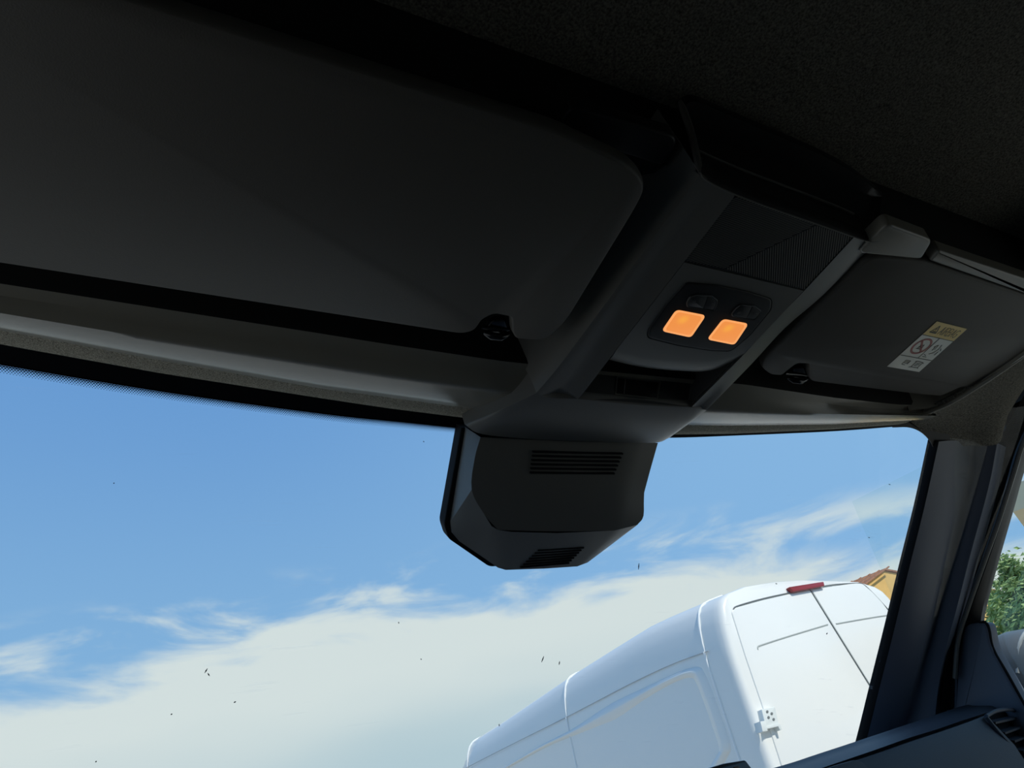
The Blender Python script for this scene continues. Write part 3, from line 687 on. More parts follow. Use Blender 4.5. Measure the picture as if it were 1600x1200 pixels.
# front face: a grid between the left edge and the right edge, lying over the rim of W1
lft = [(751, 683), (742, 715), (737, 765), (757, 804), (778, 828)]; rgt = [(1028, 692), (1015, 738), (1006.5, 770), (1005.5, 806), (996, 820)]
rg = [(994, 692), (984, 738), (975, 775), (966, 806), (960, 829)]
colsL = resample([PS.at(x, y, o_) for (x, y), o_ in zip(lft, (D1 - .014, D1 - .008, D1 - .004, D1 - .002, D1))], 17)
colsG = resample([PS.at(x, y, o_) for (x, y), o_ in zip(rg, (D1 - .008, D1 - .004, D1, D1 + .001, D1))], 17)
colsR = resample([PS.at(x, y, o_) for (x, y), o_ in zip(rgt, (D2 - .010, D2 - .006, D2 - .006, D2 - .006, D2 - .004))], 17)
cols = []
for t in np.linspace(0, 1, 12): cols.append([a * (1 - t) + c * t - PS.n * .004 * math.sin(math.pi * t) for a, c in zip(colsL, colsG)])
for t in (.35, .7, 1): cols.append([a * (1 - t) + c * t for a, c in zip(colsG, colsR)])
for c_ in cols: c_.append(c_[-1] + (c_[-1] - c_[-2]) / np.linalg.norm(c_[-1] - c_[-2]) * .0015 + PS.n * .004)
loft(b, cols)
obj('cover_shell', b, COVER, cov, angle=28)
def slots(pa, pb, n_, offa, nm):
    b = NB()
    for i in range(n_):
        t = i / (n_ - 1); a = np.array(pa[0]) * (1 - t) + np.array(pa[1]) * t; c = np.array(pb[0]) * (1 - t) + np.array(pb[1]) * t
        A, C = offa(a[0], a[1], t), offa(c[0], c[1], t); d = (C - A) / np.linalg.norm(C - A); s = np.cross(d, PS.n); s *= .0011 / np.linalg.norm(s)
        lo = [A - s + PS.n * .003, C - s + PS.n * .003, C + s + PS.n * .003, A + s + PS.n * .003]; hi = [p - PS.n * .0042 for p in lo]
        V1 = [b.verts.new(p) for p in lo]; V2 = [b.verts.new(p) for p in hi]; b.faces.new(V2); b.faces.new(V1[::-1])
        for k in range(4): b.faces.new((V1[k], V1[(k + 1) % 4], V2[(k + 1) % 4], V2[k]))
    obj(nm, b, RUBBER, cov, smooth=False)['label'] = 'row of dark ventilation slots'
slots(((833, 706), (829, 738.5)), ((973, 709), (960, 740)), 6, lambda x, y, t: PS.at(x, y, D1 - .0025 + .003 * t), 'ventilation_slots')
# the lower facet runs from the face's bottom edge back to the base
fa, fb, fc = PS.at(800, 831, D1), PS.at(958, 828.5, D1), PS.at(850, 888.5, D0 + .001); nf = np.cross(fb - fa, fc - fa); nf /= np.linalg.norm(nf)
def on_facet(x, y, t):
    return U(x, y, nf, float(np.dot(nf, fa)))
slots(((840, 859.5), (813, 886)), ((912, 855.5), (889, 879.5)), 7, on_facet, 'ventilation_slots')

# ================================================================== RIGHT PILLAR, DOOR FRAME AND HEADLINER CORNER
def colx(pxs, x, n=24): return [UX(a, q, xx) for (a, q), xx in zip(resample(pxs, n), np.linspace(x[0], x[1], n))]
pA = [p for p in [UG(a, q, .006) for a, q in resample([(1462, 690), (1440, 790), (1415, 890), (1392, 985), (1368, 1080), (1348, 1160), (1325, 1240)], 24)]]
pA0 = [p + np.array((-.0, .02, .02)) for p in pA]
seal = [UG(a + 5, q, .010) for a, q in resample([(1462, 690), (1440, 790), (1415, 890), (1392, 985), (1368, 1080), (1348, 1160), (1325, 1240)], 24)]
pB = colx([(1510, 690), (1495, 790), (1472, 890), (1450, 985), (1425, 1080), (1400, 1160), (1375, 1240)], (1.345, 1.40))
pC = colx([(1534, 692), (1520, 760), (1495, 860), (1470, 950), (1448, 1030), (1440, 1110), (1430, 1240)], (1.372, 1.425))
pD = colx([(1558, 692), (1545, 760), (1518, 860), (1495, 950), (1474, 1030), (1462, 1110), (1455, 1240)], (1.378, 1.43))
pE = [p + np.array((.045, .01, 0)) for p in pD]
rows = [seal] + [[a * (1 - t) + c * t + np.array((-.004, -.004, 0)) * math.sin(math.pi * t) for a, c in zip(seal, pB)] for t in (.1, .3, .5, .7, .9, 1)]
rows += [[a * (1 - t) + c * t + np.array((.006, .006, 0)) * math.sin(math.pi * t) for a, c in zip(pB, pC)] for t in (.25, .5, .75, 1)] + [[a * .5 + c * .5 + np.array((-.003, -.001, 0)) for a, c in zip(pC, pD)], pD, pE]
b = NB(); loft(b, rows, thick=(.006, .006, 0)); struct(obj('trim_3', b, PILLARM, angle=60), 'right windscreen pillar trim')
b = NB(); loft(b, [[p + np.array((0, .01, .01)) for p in pA], pA, seal], thick=(.003, .003, 0)); struct(obj('trim_4', b, RUBBER), 'black rubber edge of the pillar')
# headliner corner
e1 = resample([UZ(1440, 651, .44), UZ(1486, 630, .445), UZ(1540, 597, .447), UZ(1600, 556, .45), UZ(1680, 498, .455), UZ(1780, 430, .46)], 25)
e2 = resample([UG(1425, 660, .012), UX(1474, 699, 1.30), UX(1515, 696, 1.345), UX(1560, 693, 1.38), UX(1572, 655, 1.385), UX(1600, 606, 1.39)], 25)
e2 = e2[:-1] + [UX(1600, 606, 1.39)]
e3 = [p + np.array((.02, .01, -.0)) for p in e2]
mid = [[a * (1 - t) + c * t + np.array((.012, .01, .012)) * math.sin(math.pi * t) for a, c in zip(e1, e2)] for t in np.linspace(0, 1, 9)]
b = NB(); loft(b, [[p + np.array((0, -.01, .01)) for p in e1]] + mid + [[p + np.array((.004, .004, .004)) for p in e2]], thick=(.005, .005, .005))
# roof side rail above the door, running back
rl_ = resample([UZ(1780, 430, .46), UZ(1900, 300, .50), np.array((1.20, -.2, .56)), np.array((1.20, -.9, .56))], 14); rh_ = [np.array((1.42, p[1] - .0, .44)) for p in rl_]; rh_[0] = e2[-1]
loft(b, [rl_, [(a + c) / 2 + np.array((.01, 0, .015)) for a, c in zip(rl_, rh_)], rh_], thick=(.005, .0, .005))
struct(obj('trim_5', b, FABRIC, angle=60), 'fabric headliner corner above the pillar')
# light rim of the header moulding round the right visor
b = NB(); tube(b, resample([UZ(1440, 649, .441), UZ(1486, 629, .446), UZ(1540, 596, .448), UZ(1600, 555, .451), UZ(1680, 497, .456), UZ(1780, 429, .46)], 25), .0035, 8)
rim = [(1420, 640), (1486, 629), (1540, 596), (1600, 555), (1680, 497), (1780, 429)]
ra_ = resample([UZ(a, q, .448) for a, q in rim], 25); loft(b, [ra_, [p + np.array((-.006, -.006, .05)) for p in ra_]], thick=(.004, .004, 0))
rim2 = resample([UZ(a, q, .50) for a, q in [(1380, 600), (1470, 610), (1530, 575), (1590, 530), (1670, 470), (1770, 400)]], 25)
struct(obj('trim_7', b, MOULD, angle=60), 'rim of the header panel round the right visor')
# door aperture: dark seal, light bead, window frame
b = NB()
q0 = colx([(1700, 430), (1640, 540), (1600, 618), (1572, 668), (1558, 696), (1545, 760), (1518, 860), (1495, 950), (1478, 1030), (1470, 1110)], (1.40, 1.425), 30)
q1 = colx([(1740, 430), (1670, 540), (1612, 650), (1592, 690), (1580, 725), (1562, 790), (1535, 870), (1510, 945), (1494, 1020), (1490, 1110)], (1.44, 1.45), 30)
loft(b, [q0, [(a + c) / 2 + np.array((.01, .0, 0)) for a, c in zip(q0, q1)], q1], thick=(.006, .004, 0)); struct(obj('door_seal', b, RUBBER), 'black rubber door seal')
b = NB(); tube(b, resample([UX(x, y, 1.436) for x, y in [(1760, 400), (1680, 530), (1607, 672), (1582, 745), (1560, 815), (1535, 885), (1512, 950), (1497, 1000), (1492, 1060)]], 40), .0042, 8)
struct(obj('door_bead', b, PLASTIC), 'grey bead round the door opening')
b = NB()
w0 = colx([(1760, 430), (1680, 545), (1618, 660), (1594, 720), (1570, 800), (1543, 880), (1516, 955), (1500, 1010), (1494, 1110)], (1.445, 1.452), 30)
wm = colx([(1700, 430), (1630, 545), (1588, 660), (1566, 720), (1545, 800), (1520, 880), (1494, 955), (1480, 1010), (1475, 1110)], (1.458, 1.462), 30)
w1 = colx([(1800, 430), (1720, 540), (1645, 620), (1602, 715), (1580, 790), (1557, 870), (1537, 945), (1532, 980), (1531, 1030)], (1.462, 1.472), 30)
w2 = [p + np.array((.03, .012, 0)) for p in w1]
loft(b, [wm, w0, [(a + c) / 2 + np.array((-.004, .0, 0)) for a, c in zip(w0, w1)], w1, w2], thick=(.003, .006, 0))
struct(obj('door_1', b, BLACK), 'black window frame of the passenger door')
door = bpy.data.objects['door_1']
# upper door frame running back
b = NB(); box(b, (1.455, -.95, .43), (1.49, .62, .50)); box(b, (1.455, .5, .46), (1.49, .66, .64)); obj('upper_frame', b, BLACK, door, smooth=False)
b = NB(); box(b, (1.462, .87, -1.0), (1.49, .99, .09)); obj('door_panel', b, BLACK, door, smooth=False)
# sail panel of the door
b = NB(); PX_ = Plane((1.452, .8, 0), (1, 0, 0)); PX_.u = np.array((0, 1., 0)); PX_.v = np.array((0, 0, 1.))
sail = [(1504, 980), (1512, 975), (1530, 973), (1539, 974), (1543, 984), (1546, 1003), (1553, 1022), (1572, 1055), (1600, 1105), (1660, 1210), (1480, 1215), (1478, 1110), (1488, 1040)]
plate(b, PX_, sail, 0, .03, bevel=.005, rad=.006, steps=4, n=3)
obj('sail_panel', b, PILLARM, door, angle=60)
b = NB(); tube(b, resample([UX(x, y, 1.458) for x, y in [(1532, 974), (1540, 973), (1545, 985), (1548, 1004), (1555, 1022), (1575, 1056), (1604, 1108), (1664, 1213)]], 30), .0035, 8); obj('window_seal', b, RUBBER, door)
b = NB(); loft(b, [[(1.478, y, z) for y in np.linspace(-.5, 1.0, 8)] for z in np.linspace(-.16, .48, 5)]); struct(obj('window_2', b, SGLASS, smooth=False), 'passenger side window')
# ================================================================== DASHBOARD
dash = thing('dashboard', (.9, 1.0, -.05), 'blue-grey dashboard top at the lower right below the pillar', 'dashboard')
YD = .92
sil = resample([UY(x, y, YD) for x, y in [(-500, 1560), (300, 1420), (700, 1325), (1000, 1256), (1212, 1199), (1278, 1178), (1345, 1156), (1405, 1136), (1462, 1117), (1500, 1104), (1525, 1099)]] + [UY(1557, 1096, .90), UY(1582, 1101, .875), UY(1600, 1111, .855), UY(1625, 1135, .845), UY(1640, 1175, .84)], 60)
def shift(r, dy, dz): return [p + np.array((0, dy, dz)) for p in r]
gp = resample([UY(x, y, YD - .075) for x, y in [(-500, 1650), (300, 1478), (700, 1372), (1000, 1289), (1212, 1224), (1287, 1199), (1375, 1169), (1420, 1153), (1462, 1140), (1500, 1127), (1525, 1119)]] + [UY(1560, 1108, .87), UY(1580, 1108, .85), UY(1596, 1118, .84), UY(1618, 1140, .83), UY(1630, 1180, .825)], 60)
lipm = [(a * .45 + c * .55) + np.array((0, -.004, .001)) for a, c in zip(sil, gp)]
b = NB(); pad = []
far = [np.array((max(-.42, min(1.42, p[0])), gy(max(-.4, min(1.42, p[0])), -.10) - .01, -.10)) for p in sil]
pad.append(far); pad.append([a * .5 + c * .5 + np.array((0, 0, -.012)) for a, c in zip(far, sil)]); pad.append([a * .1 + c * .9 + np.array((0, .0, -.002)) for a, c in zip(far, sil)])
pad += [sil, [p + np.array((0, -.006, -.003)) for p in sil], lipm, gp, shift(gp, .012, -.004), shift(gp, .012, -.02)]
loft(b, pad, thick=[(0, 0, -.012)] * 4 + [(0, .006, -.004)] * 5); obj('dash_pad', b, DASH, dash, angle=50)
fc0 = resample([UY(x, y, YD - .080) for x, y in [(-500, 1662), (300, 1490), (700, 1382), (1000, 1298), (1212, 1230), (1290, 1204), (1375, 1176), (1420, 1160), (1462, 1146), (1500, 1133), (1540, 1118)]], 50)
b = NB(); fcn = fc0[-1]
fr1 = shift(fc0, -.004, -.006); fr2 = shift(fc0, -.014, -.05); fr3 = shift(fc0, -.02, -.16); fr4 = shift(fc0, .0, -.35)
# slanted right edge of the face beside the vent
def slant(r, dx):
    return [p + np.array((dx, 0, 0)) * (i / (len(r) - 1)) ** 8 for i, p in enumerate(r)]
fr2 = slant(fr2, .02); fr3 = slant(fr3, .045); fr4 = slant(fr4, .08)
loft(b, [shift(fc0, .02, .0), fc0, fr1, fr2, fr3, fr4], thick=(0, .01, 0)); obj('dash_face', b, DASH, dash, angle=50)
PD = Plane(UY(1400, 1190, YD - .09), (0, 1, -.18))
b = NB(); plate(b, PD, [(1310, 1194), (1335, 1187), (1347, 1189), (1362, 1206), (1330, 1240), (1250, 1240), (1240, 1216)], .006, .01, bevel=.002, rad=.004, steps=3); obj('dash_flap', b, DASH, dash, angle=50)
# air vent at the right end
b = NB(); ve = [UY(x, y, .835) for x, y in [(1540, 1120), (1556, 1113), (1578, 1112), (1600, 1121), (1622, 1150), (1632, 1210), (1610, 1200), (1585, 1168), (1562, 1140)]]
PV = Plane(ve[0], (-.12, 1, -.1))
plate(b, PV, [(1546, 1121), (1560, 1112), (1580, 1110), (1602, 1118), (1626, 1150), (1640, 1230), (1612, 1206), (1585, 1170), (1562, 1142)], -.012, .05, bevel=.003, rad=.004); 
vent = obj('air_vent', b, RUBBER, dash, angle=50)
b = NB(); tube(b, [PV.at(x, y, .003) for x, y in resample([(1541, 1119), (1556, 1111), (1578, 1109), (1602, 1117), (1628, 1148), (1645, 1230), (1614, 1210), (1587, 1174), (1560, 1144), (1541, 1120)], 40)], .0035, 8); obj('vent_frame', b, DASH, vent)
for (x0, y0, x1, y1) in [(1556, 1131, 1612, 1118), (1571, 1147, 1624, 1128), (1586, 1160, 1634, 1142), (1600, 1176, 1642, 1158), (1612, 1196, 1650, 1180)]:
    b = NB(); A = PV.at(x0, y0, 0); C = PV.at(x1, y1, 0); k = np.array((0, .014, .004)); tk = np.array((0, -.001, .0028))
    loft(b, [[A, C], [A + tk, C + tk], [A + tk + k, C + tk + k], [A + k, C + k]], closed=False, thick=(0, .0005, -.0005)); obj('vent_slat', b, DASH, vent, smooth=False)
# screen on the dashboard
PT = Plane(UY(1150, 1190, .80), (0, 1, -.15)); b = NB()
plate(b, PT, [(1131, 1192.5), (1165, 1187), (1190, 1220), (1230, 1300), (1120, 1320), (1060, 1214)], 0, .012, bevel=.002, rad=[.0, .003, 0, 0, 0, 0], steps=3)
scn = obj('display_screen', b, GLOSSB); tag(scn, 'top corner of a black display screen left of the dashboard edge', 'screen')
b = NB(); plate(b, PT, [(1147, 1198), (1154, 1196.5), (1158, 1204), (1151, 1206)], .0008, .001, bevel=.0002); obj('screen_icon', b, mat('brown_icon', (.25, .17, .10), .5), scn)

# ================================================================== OWN BONNET (in front of the windscreen)
b = NB(); rows = []
for t in np.linspace(0, 1, 10):
    y = 1.34 + .75 * t; rows.append([(x, y - .10 * ((x - .55) / .9) ** 2, -.19 - .26 * t - .10 * t * t - .07 * ((x - .55) / .9) ** 2) for x in np.linspace(-.36, 1.46, 16)])
rows.append([(p[0], p[1] + .05, p[2] - .12) for p in rows[-1]]); rows.append([(p[0], p[1] + .02, p[2] - .45) for p in rows[-1]])
loft(b, rows, thick=(0, 0, -.01)); struct(obj('bonnet', b, WPAINT), 'white bonnet ahead of the windscreen')
b = NB(); loft(b, [[(x, gy(x, -.14), -.16) for x in np.linspace(-.4, 1.4, 20)], [(x, 1.36 - .10 * ((x - .55) / .9) ** 2, -.20 - .07 * ((x - .55) / .9) ** 2) for x in np.linspace(-.4, 1.4, 20)]], thick=(0, 0, -.02))
struct(obj('cowl', b, RUBBER), 'black plastic cowl below the windscreen')

# ================================================================== PASSENGER DOOR MIRROR
b = NB(); c = UX(1640, 1072, 1.74)
rng = []
for i in range(13):
    ph = math.pi * i / 12; rng.append([c + np.array((.13 * math.copysign(abs(math.cos(a)) ** .6, math.cos(a)) * math.sin(ph) ** .7, .10 * -math.cos(ph), .115 * math.copysign(abs(math.sin(a)) ** .6, math.sin(a)) * math.sin(ph) ** .7)) for a in np.linspace(0, 2 * math.pi, 25)[:-1]])
loft(b, rng, closed=True); bmesh.ops.remove_doubles(b, verts=b.verts, dist=1e-4)
mir = thing('door_mirror', tuple(c), 'grey exterior mirror housing outside the passenger window', 'mirror')
obj('mirror_housing', b, MIRG, mir, angle=60)
b = NB(); tube(b, resample([c + np.array((-.125, -.02, .03)), c + np.array((-.10, -.04, .085)), c + np.array((-.04, -.05, .112)), c + np.array((.05, -.05, .113))], 14), .004, 6); obj('housing_edge', b, mat('edge_highlight_grey', (.35, .37, .38), .4), mir)  # paler tube: painted highlight line along the top of the housing
b = NB(); tube(b, [c + np.array((-.02, .0, -.05)), c + np.array((-.12, .01, -.13)), (1.53, c[1] + .02, c[2] - .16)], [.04, .035, .04], 12); obj('mirror_arm', b, RUBBER, mir)

# ================================================================== WHITE VAN PARKED AHEAD
TX, TY, TZ = 4.69, 3.84, 1.114
van = thing('delivery_van', (TX, TY + 2.7, -Z0), 'white high-roof panel van parked ahead, seen from its rear corner', 'van')
LEAN = .075
XS_ = -.967
sil_px = [(1098, 950), (1060, 964), (1012, 986), (950, 1024), (889, 1062), (835, 1098), (780, 1135), (737, 1162), (720, 1183), (711, 1200)]
edge_pts = [UX(x, y, TX - .86) for x, y in sil_px]
eyz = sorted([(p[1], p[2]) for p in edge_pts]); EY = [p[0] for p in eyz]; EZ = [p[1] for p in eyz]
def roof_edge_z(y):
    if y < EY[0]: return EZ[0]
    if y > EY[-1]: return EZ[-1] - .55 * (y - EY[-1])
    return float(np.interp(y, EY, EZ))
print('VAN edge', [(round(a, 2), round(c, 2)) for a, c in eyz])
PRX = Plane((TX, TY, TZ), (0, 1, -LEAN))
def sect(y, inset=0.0, lean=True):
    ze = roof_edge_z(y); s = []
    pts = [(.93, -Z0 + .35), (.975, -Z0 + .75), (.975, ze - .42), (.967, ze - .33), (.945, ze - .16), (.91, ze - .055), (.87, ze + .0), (.80, ze + .04), (.62, ze + .085), (.3, ze + .115)]
    left = [(-a, z) for a, z in pts]; right_ = [(a + .05 * (a > .5), z + .015 * (a > .5)) for a, z in pts][::-1]; out = []
    for a, z in left + [(0, ze + .125)] + right_:
        k = inset; xx = TX + a * (1 - k); yy = y + (LEAN * (z - TZ) if lean else 0); out.append(np.array((xx, yy, z - k * .10 * (1 if z > 0 else 0))))
    return out
b = NB(); rows = [sect(TY + .003, .05), sect(TY + .008, .030), sect(TY + .022, .013), sect(TY + .05, .003), sect(TY + .10)]
ysv = [TY + .18 + i * .25 for i in range(1, 18)]
yend = ysv[-1]
rows += [sect(y) for y in ysv]
# cab: roof falls through the windscreen to the bonnet
for y, zt, kx in ((yend + .3, .50, .02), (yend + .65, .12, .04), (yend + 1.0, -.28, .05), (yend + 1.35, -.45, .06), (yend + 1.75, -.62, .12), (yend + 1.85, -.95, .2)):
    s = sect(yend); out = []
    for p in s: out.append(np.array((TX + (p[0] - TX) * (1 - kx), y, min(p[2], zt + (p[2] - roof_edge_z(yend)) * .3 if p[2] > 0 else p[2]))))
    for i, p in enumerate(out): out[i][2] = min(p[2], zt)
    rows.append(out)
R = loft(b, rows); cap(b, R[0][::-1]); cap(b, R[-1]); bmesh.ops.remove_doubles(b, verts=b.verts, dist=1e-4)
obj('van_body', b, WPAINT, van, angle=45)
def on_side(x, y, off=0): return UX(x, y, TX - .977 - off)
def side_strip(pts, wd, m_, nm, prot=.004, par=van, sm=True):
    """a thin raised or dark strip on the left side; pts are world points on the flank"""
    b = NB(); tube(b, pts, wd, 6); return obj(nm, b, m_, par)
def flank_line(y, z0, z1, n=18):
    """a vertical line down the flank at length y"""
    ze = roof_edge_z(y); prof = [(-.62, ze + .085), (-.80, ze + .04), (-.87, ze), (-.91, ze - .055), (-.945, ze - .16), (-.967, ze - .33), (-.975, ze - .42), (-.975, -Z0 + .75)]
    pts = [np.array((TX + a, y + LEAN * (z - TZ), z)) for a, z in prof]; return resample(pts, n)
ya = UX(1098, 950, TX - .86)[1]; yb = UX(889, 1062, TX - .86)[1]; yc = UX(737, 1162, TX - .86)[1]
for y_ in (max(ya, TY + .2), yb, yc): side_strip([p + np.array((-.001, 0, .001)) for p in flank_line(y_ - LEAN * (.9 - TZ), 0, 0)], .009, SEAL, 'panel_seam')
def crease(pxl, r_, m_, nm, n=30, par=van):
    return side_strip([on_side(x, y, -.001) for x, y in resample(pxl, n)], r_, m_, nm, par=par)
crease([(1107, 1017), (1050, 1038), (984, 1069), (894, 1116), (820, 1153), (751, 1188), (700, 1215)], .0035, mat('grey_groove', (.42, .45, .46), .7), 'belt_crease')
# pressed side panel: a shallow raised border
pp = [(790, 1200), (850, 1165), (898, 1142), (960, 1108), (1030, 1070), (1070, 1052), (1088, 1050), (1096, 1060), (1110, 1095), (1124, 1135), (1134, 1168), (1128, 1184), (1105, 1225)]
pw = [on_side(x, y) for x, y in resample(pp, 50)]
cpt = UX(980, 1190, TX - .977)
b = NB(); loft(b, [[p + (cpt - p) / np.linalg.norm(cpt - p) * k_ + np.array((dx_, 0, 0)) for p in pw] for k_, dx_ in ((-.05, .004), (-.045, -.001), (-.02, -.012), (.0, -.020), (.014, -.021), (.06, -.002), (.075, .004))])
obj('side_panel_pressing', b, WPAINT, van, angle=80)
# rear doors
def rp(x, y, off=.03): return PRX.at(x, y, off)
RD = .005
lpx = [(1143, 955), (1150, 949), (1190, 938), (1233, 928), (1266, 922.5), (1299, 976), (1360, 1074), (1400, 1140), (1440, 1210), (1226, 1210), (1190, 1098), (1165, 1025)]
rpx = [(1268.5, 922), (1300, 916), (1338, 910.5), (1348, 912), (1372, 932), (1391, 958), (1420, 1010), (1470, 1105), (1510, 1210), (1442.5, 1210), (1402.5, 1140), (1362, 1073), (1301, 975)]
for pxl in (lpx, rpx):
    b = NB(); plate(b, PRX, pxl, RD, .06, bevel=.006, steps=3, rad=[.02] + [0] * (len(pxl) - 1)); dr = obj('rear_door', b, WPAINT, van, angle=40)
    cr = [(1184, 1015), (1184, 1011), (1190, 1008), (1230, 995), (1293, 976)] if pxl is lpx else [(1306, 975), (1345, 968), (1383, 962), (1389, 963), (1391, 967)]
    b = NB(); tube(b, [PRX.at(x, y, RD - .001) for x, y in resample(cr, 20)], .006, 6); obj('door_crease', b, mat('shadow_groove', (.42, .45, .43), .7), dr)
b = NB(); tube(b, [PRX.at(x, y, RD - .003) for x, y in resample([(1266, 922), (1299.5, 975.5), (1361, 1074), (1401, 1141), (1441, 1210)], 30)], .0045, 6); obj('door_gap', b, GAP, van)
b = NB(); tube(b, [PRX.at(x, y, RD - .004) for x, y in resample([(1146, 952), (1152, 947), (1190, 936), (1233, 926.5), (1266, 920), (1300, 914), (1338, 911.5), (1349, 913.5), (1362, 925), (1393, 958)], 40)], .005, 6); obj('roof_gap', b, GAP, van)
b = NB(); plate(b, PRX, [(1233, 917), (1287, 908.5), (1289, 915.5), (1240, 924.5)], RD + .03, .05, bevel=.006, rad=.01, steps=3); obj('brake_light', b, REDL, van)['label'] = 'long red high-level brake light'
hg = NB(); plate(hg, PRX, [(1190, 1108), (1211, 1104), (1217, 1131), (1197, 1136)], RD + .035, .05, bevel=.004, rad=.006, steps=3)
plate(hg, PRX, [(1188, 1127), (1196, 1126), (1200, 1142), (1192, 1143)], RD + .06, .06, bevel=.003); plate(hg, PRX, [(1197, 1135), (1219, 1130), (1222, 1140), (1219, 1141), (1216, 1135), (1198, 1139)], RD + .045, .045, bevel=.002)
hn = obj('door_hinge', hg, ZINC, van, angle=40); hn['label'] = 'white hinge bracket'
b = NB()
for x, y in ((1199, 1112), (1206, 1115), (1201, 1121), (1209, 1124)):
    plate(b, PRX, [(x + 2 * math.cos(a), y + 2.4 * math.sin(a)) for a in np.linspace(0, 2 * math.pi, 9)[:-1]], RD + .037, .002, bevel=.0003)
obj('hinge_bolt_holes', b, GAP, hn)
for yy in (TY + 1.0, yend + .9):
    for xx in (-.86, .86):
        b = NB(); cen_ = np.array((TX + xx, yy, -Z0 + .34)); rw = []
        for (dx, r_) in ((-.11, .18), (-.12, .30), (-.10, .335), (.10, .335), (.12, .30), (.11, .18)): rw.append([cen_ + np.array((dx, r_ * math.cos(a), r_ * math.sin(a))) for a in np.linspace(0, 2 * math.pi, 33)[:-1]])
        R = loft(b, rw, closed=True); cap(b, R[0]); cap(b, R[-1]); obj('wheel', b, GREYM, van, angle=40)

# ================================================================== HOUSES
def house(name, label, wallm, pxwall, dist, roofpts, cat='house'):
    pass
hs = thing('house', tuple(UY(1385, 945, 13.5) * np.array((1, 1, 0)) + np.array((0, 0, -Z0))), 'ochre rendered house with clay tiled roof behind the white van', 'house')
Yh = 13.5
ap = UY(1380, 889, Yh); lf = UY(1346, 908, Yh); rt = UY(1450, 893, Yh)
b = NB(); gl_ = [np.array((lf[0] - .3, Yh, -Z0)), np.array((lf[0] - .3, Yh, lf[2] - .25)), np.array((ap[0], Yh, ap[2] - .06)), np.array((rt[0] + 3, Yh, rt[2] - .7)), np.array((rt[0] + 3, Yh, -Z0))]
loft(b, [gl_, [p + np.array((0, 7, 0)) for p in gl_]], closed=True)
f1 = [b.verts.new(p) for p in gl_]; b.faces.new(f1); f2 = [b.verts.new(p + np.array((0, 7, 0))) for p in gl_]; b.faces.new(f2[::-1]); bmesh.ops.remove_doubles(b, verts=b.verts, dist=1e-4)
obj('house_wall', b, OCHRE, hs, smooth=False)
b = NB(); rr_ = [np.array((lf[0] - .35, Yh - .06, lf[2] - .22)), np.array((ap[0], Yh - .06, ap[2])), np.array((rt[0] + 3.3, Yh - .06, rt[2] - .68))]
loft(b, [rr_, [p + np.array((0, 7.5, 0)) for p in rr_]], thick=(0, 0, -.05))
for i in range(22):                         # tile ribs on the left slope
    y_ = Yh - .2 + i * .34; tube(b, [np.array((lf[0] - .35, y_, lf[2] - .22)), np.array((ap[0], y_, ap[2]))], .025, 6)
obj('tiled_roof', b, TILE, hs, angle=40)
A_c = UZ(1583, 800, 1.0); B_c = UZ(1607, 833, 1.0); d_c = (B_c - A_c) / np.linalg.norm(B_c - A_c)
far_c = A_c + d_c * 4.5; bk_c = A_c + np.array((.9, -5.2, 0)); fb_c = bk_c + d_c * 4.5
cn = thing('yard_canopy', (float((A_c[0] + fb_c[0]) / 2), float((A_c[1] + fb_c[1]) / 2), -Z0), 'beige canopy roof whose edge crosses the top of the passenger window', 'canopy')
b = NB(); loft(b, [[A_c, far_c], [bk_c, fb_c]], thick=(0, 0, .14)); obj('canopy_roof', b, mat('beige_canopy', (.82, .70, .48), .8, vary=.05, vscale=3), cn, smooth=False)
for p in (far_c * .9 + fb_c * .1 - d_c * .3, far_c * .1 + fb_c * .9 - d_c * .3):
    b = NB(); tube(b, [(p[0], p[1], -Z0), (p[0], p[1], 1.0)], .05, 12); obj('post', b, ZINC, cn)
print('CANOPY', A_c, far_c, bk_c)

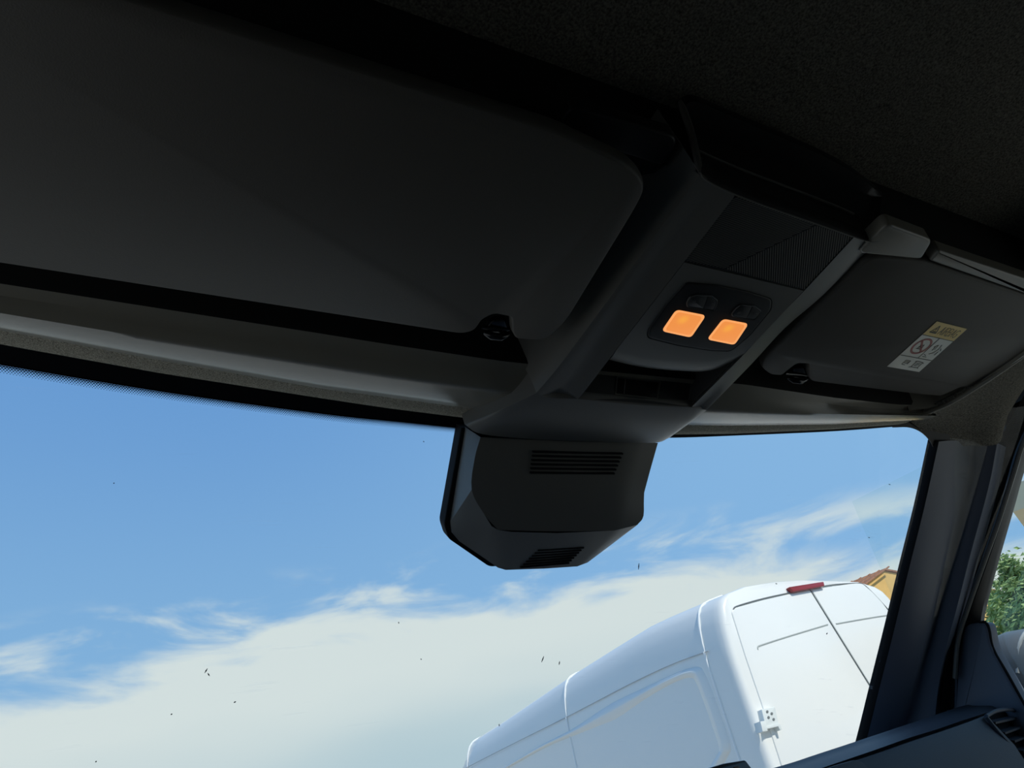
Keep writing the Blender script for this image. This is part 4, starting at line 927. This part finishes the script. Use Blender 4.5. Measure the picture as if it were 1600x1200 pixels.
# ================================================================== TREES
def tree(label, px, py_top, X, spread, m_, seed, nleaf=2600, conic=False, lsz=.11):
    random.seed(seed); top = UX(px, py_top, X); x0, y0, zt = top; H = zt + Z0
    t = thing('tree', (x0, y0, -Z0), label, 'tree', 'trees beyond the passenger window')
    b = NB(); tube(b, resample([np.array((x0, y0, -Z0)), np.array((x0 + .08, y0, -Z0 + H * .4)), np.array((x0, y0, -Z0 + H * .9))], 8), [.16, .14, .12, .10, .08, .06, .04, .02], 8)
    for k in range(9):
        a = random.uniform(0, 6.28); h = random.uniform(.3, .75) * H; e = np.array((math.cos(a), math.sin(a), .5)) * spread * .7 * (1 - h / H * .5); s = np.array((x0, y0, -Z0 + h)); tube(b, [s, s + e * .5, s + e], [.05, .035, .012], 6)
    obj('trunk', b, BARK, t)
    b = NB(); clumps = []
    for k in range(46):
        u = random.random(); zz = -Z0 + H * (.18 + .80 * u); r_ = spread * ((1 - u) ** .8 if conic else math.sqrt(max(.02, 1 - (2 * u - .9) ** 2))) * random.uniform(.3, 1); a = random.uniform(0, 6.28)
        clumps.append((np.array((x0 + r_ * math.cos(a), y0 + r_ * math.sin(a), zz)), spread * random.uniform(.16, .30)))
    for k in range(nleaf):
        c_, s_ = random.choice(clumps); p = c_ + np.array([random.gauss(0, .5) for _ in range(3)]) * s_
        n_ = np.array([random.gauss(0, 1) for _ in range(3)]); n_ /= np.linalg.norm(n_); a = np.cross(n_, (.3, .5, .8)); a /= np.linalg.norm(a); c2 = np.cross(n_, a); L = lsz * random.uniform(.6, 1.3)
        q = [p - a * L, p + c2 * L * .4 + n_ * L * .15, p + a * L, p - c2 * L * .4 + n_ * L * .15]; b.faces.new([b.verts.new(v) for v in q])
    obj('foliage', b, m_, t, smooth=False, normals=False)
tree('pointed leafy tree rising tallest beyond the passenger window', 1567, 868, 13.5, .85, LEAF, 3, 9000, True, .055)
tree('round green tree at the right edge of the side window', 1612, 896, 17.5, 1.3, LEAF, 4, 8000, lsz=.07)
tree('lower dark bushy tree close above the door mirror', 1600, 952, 10.5, 1.0, LEAF2, 8, 9000, lsz=.055)
tree('small bright tree beside the door window frame', 1543, 925, 15.0, 1.0, LEAF, 9, 6000, lsz=.065)
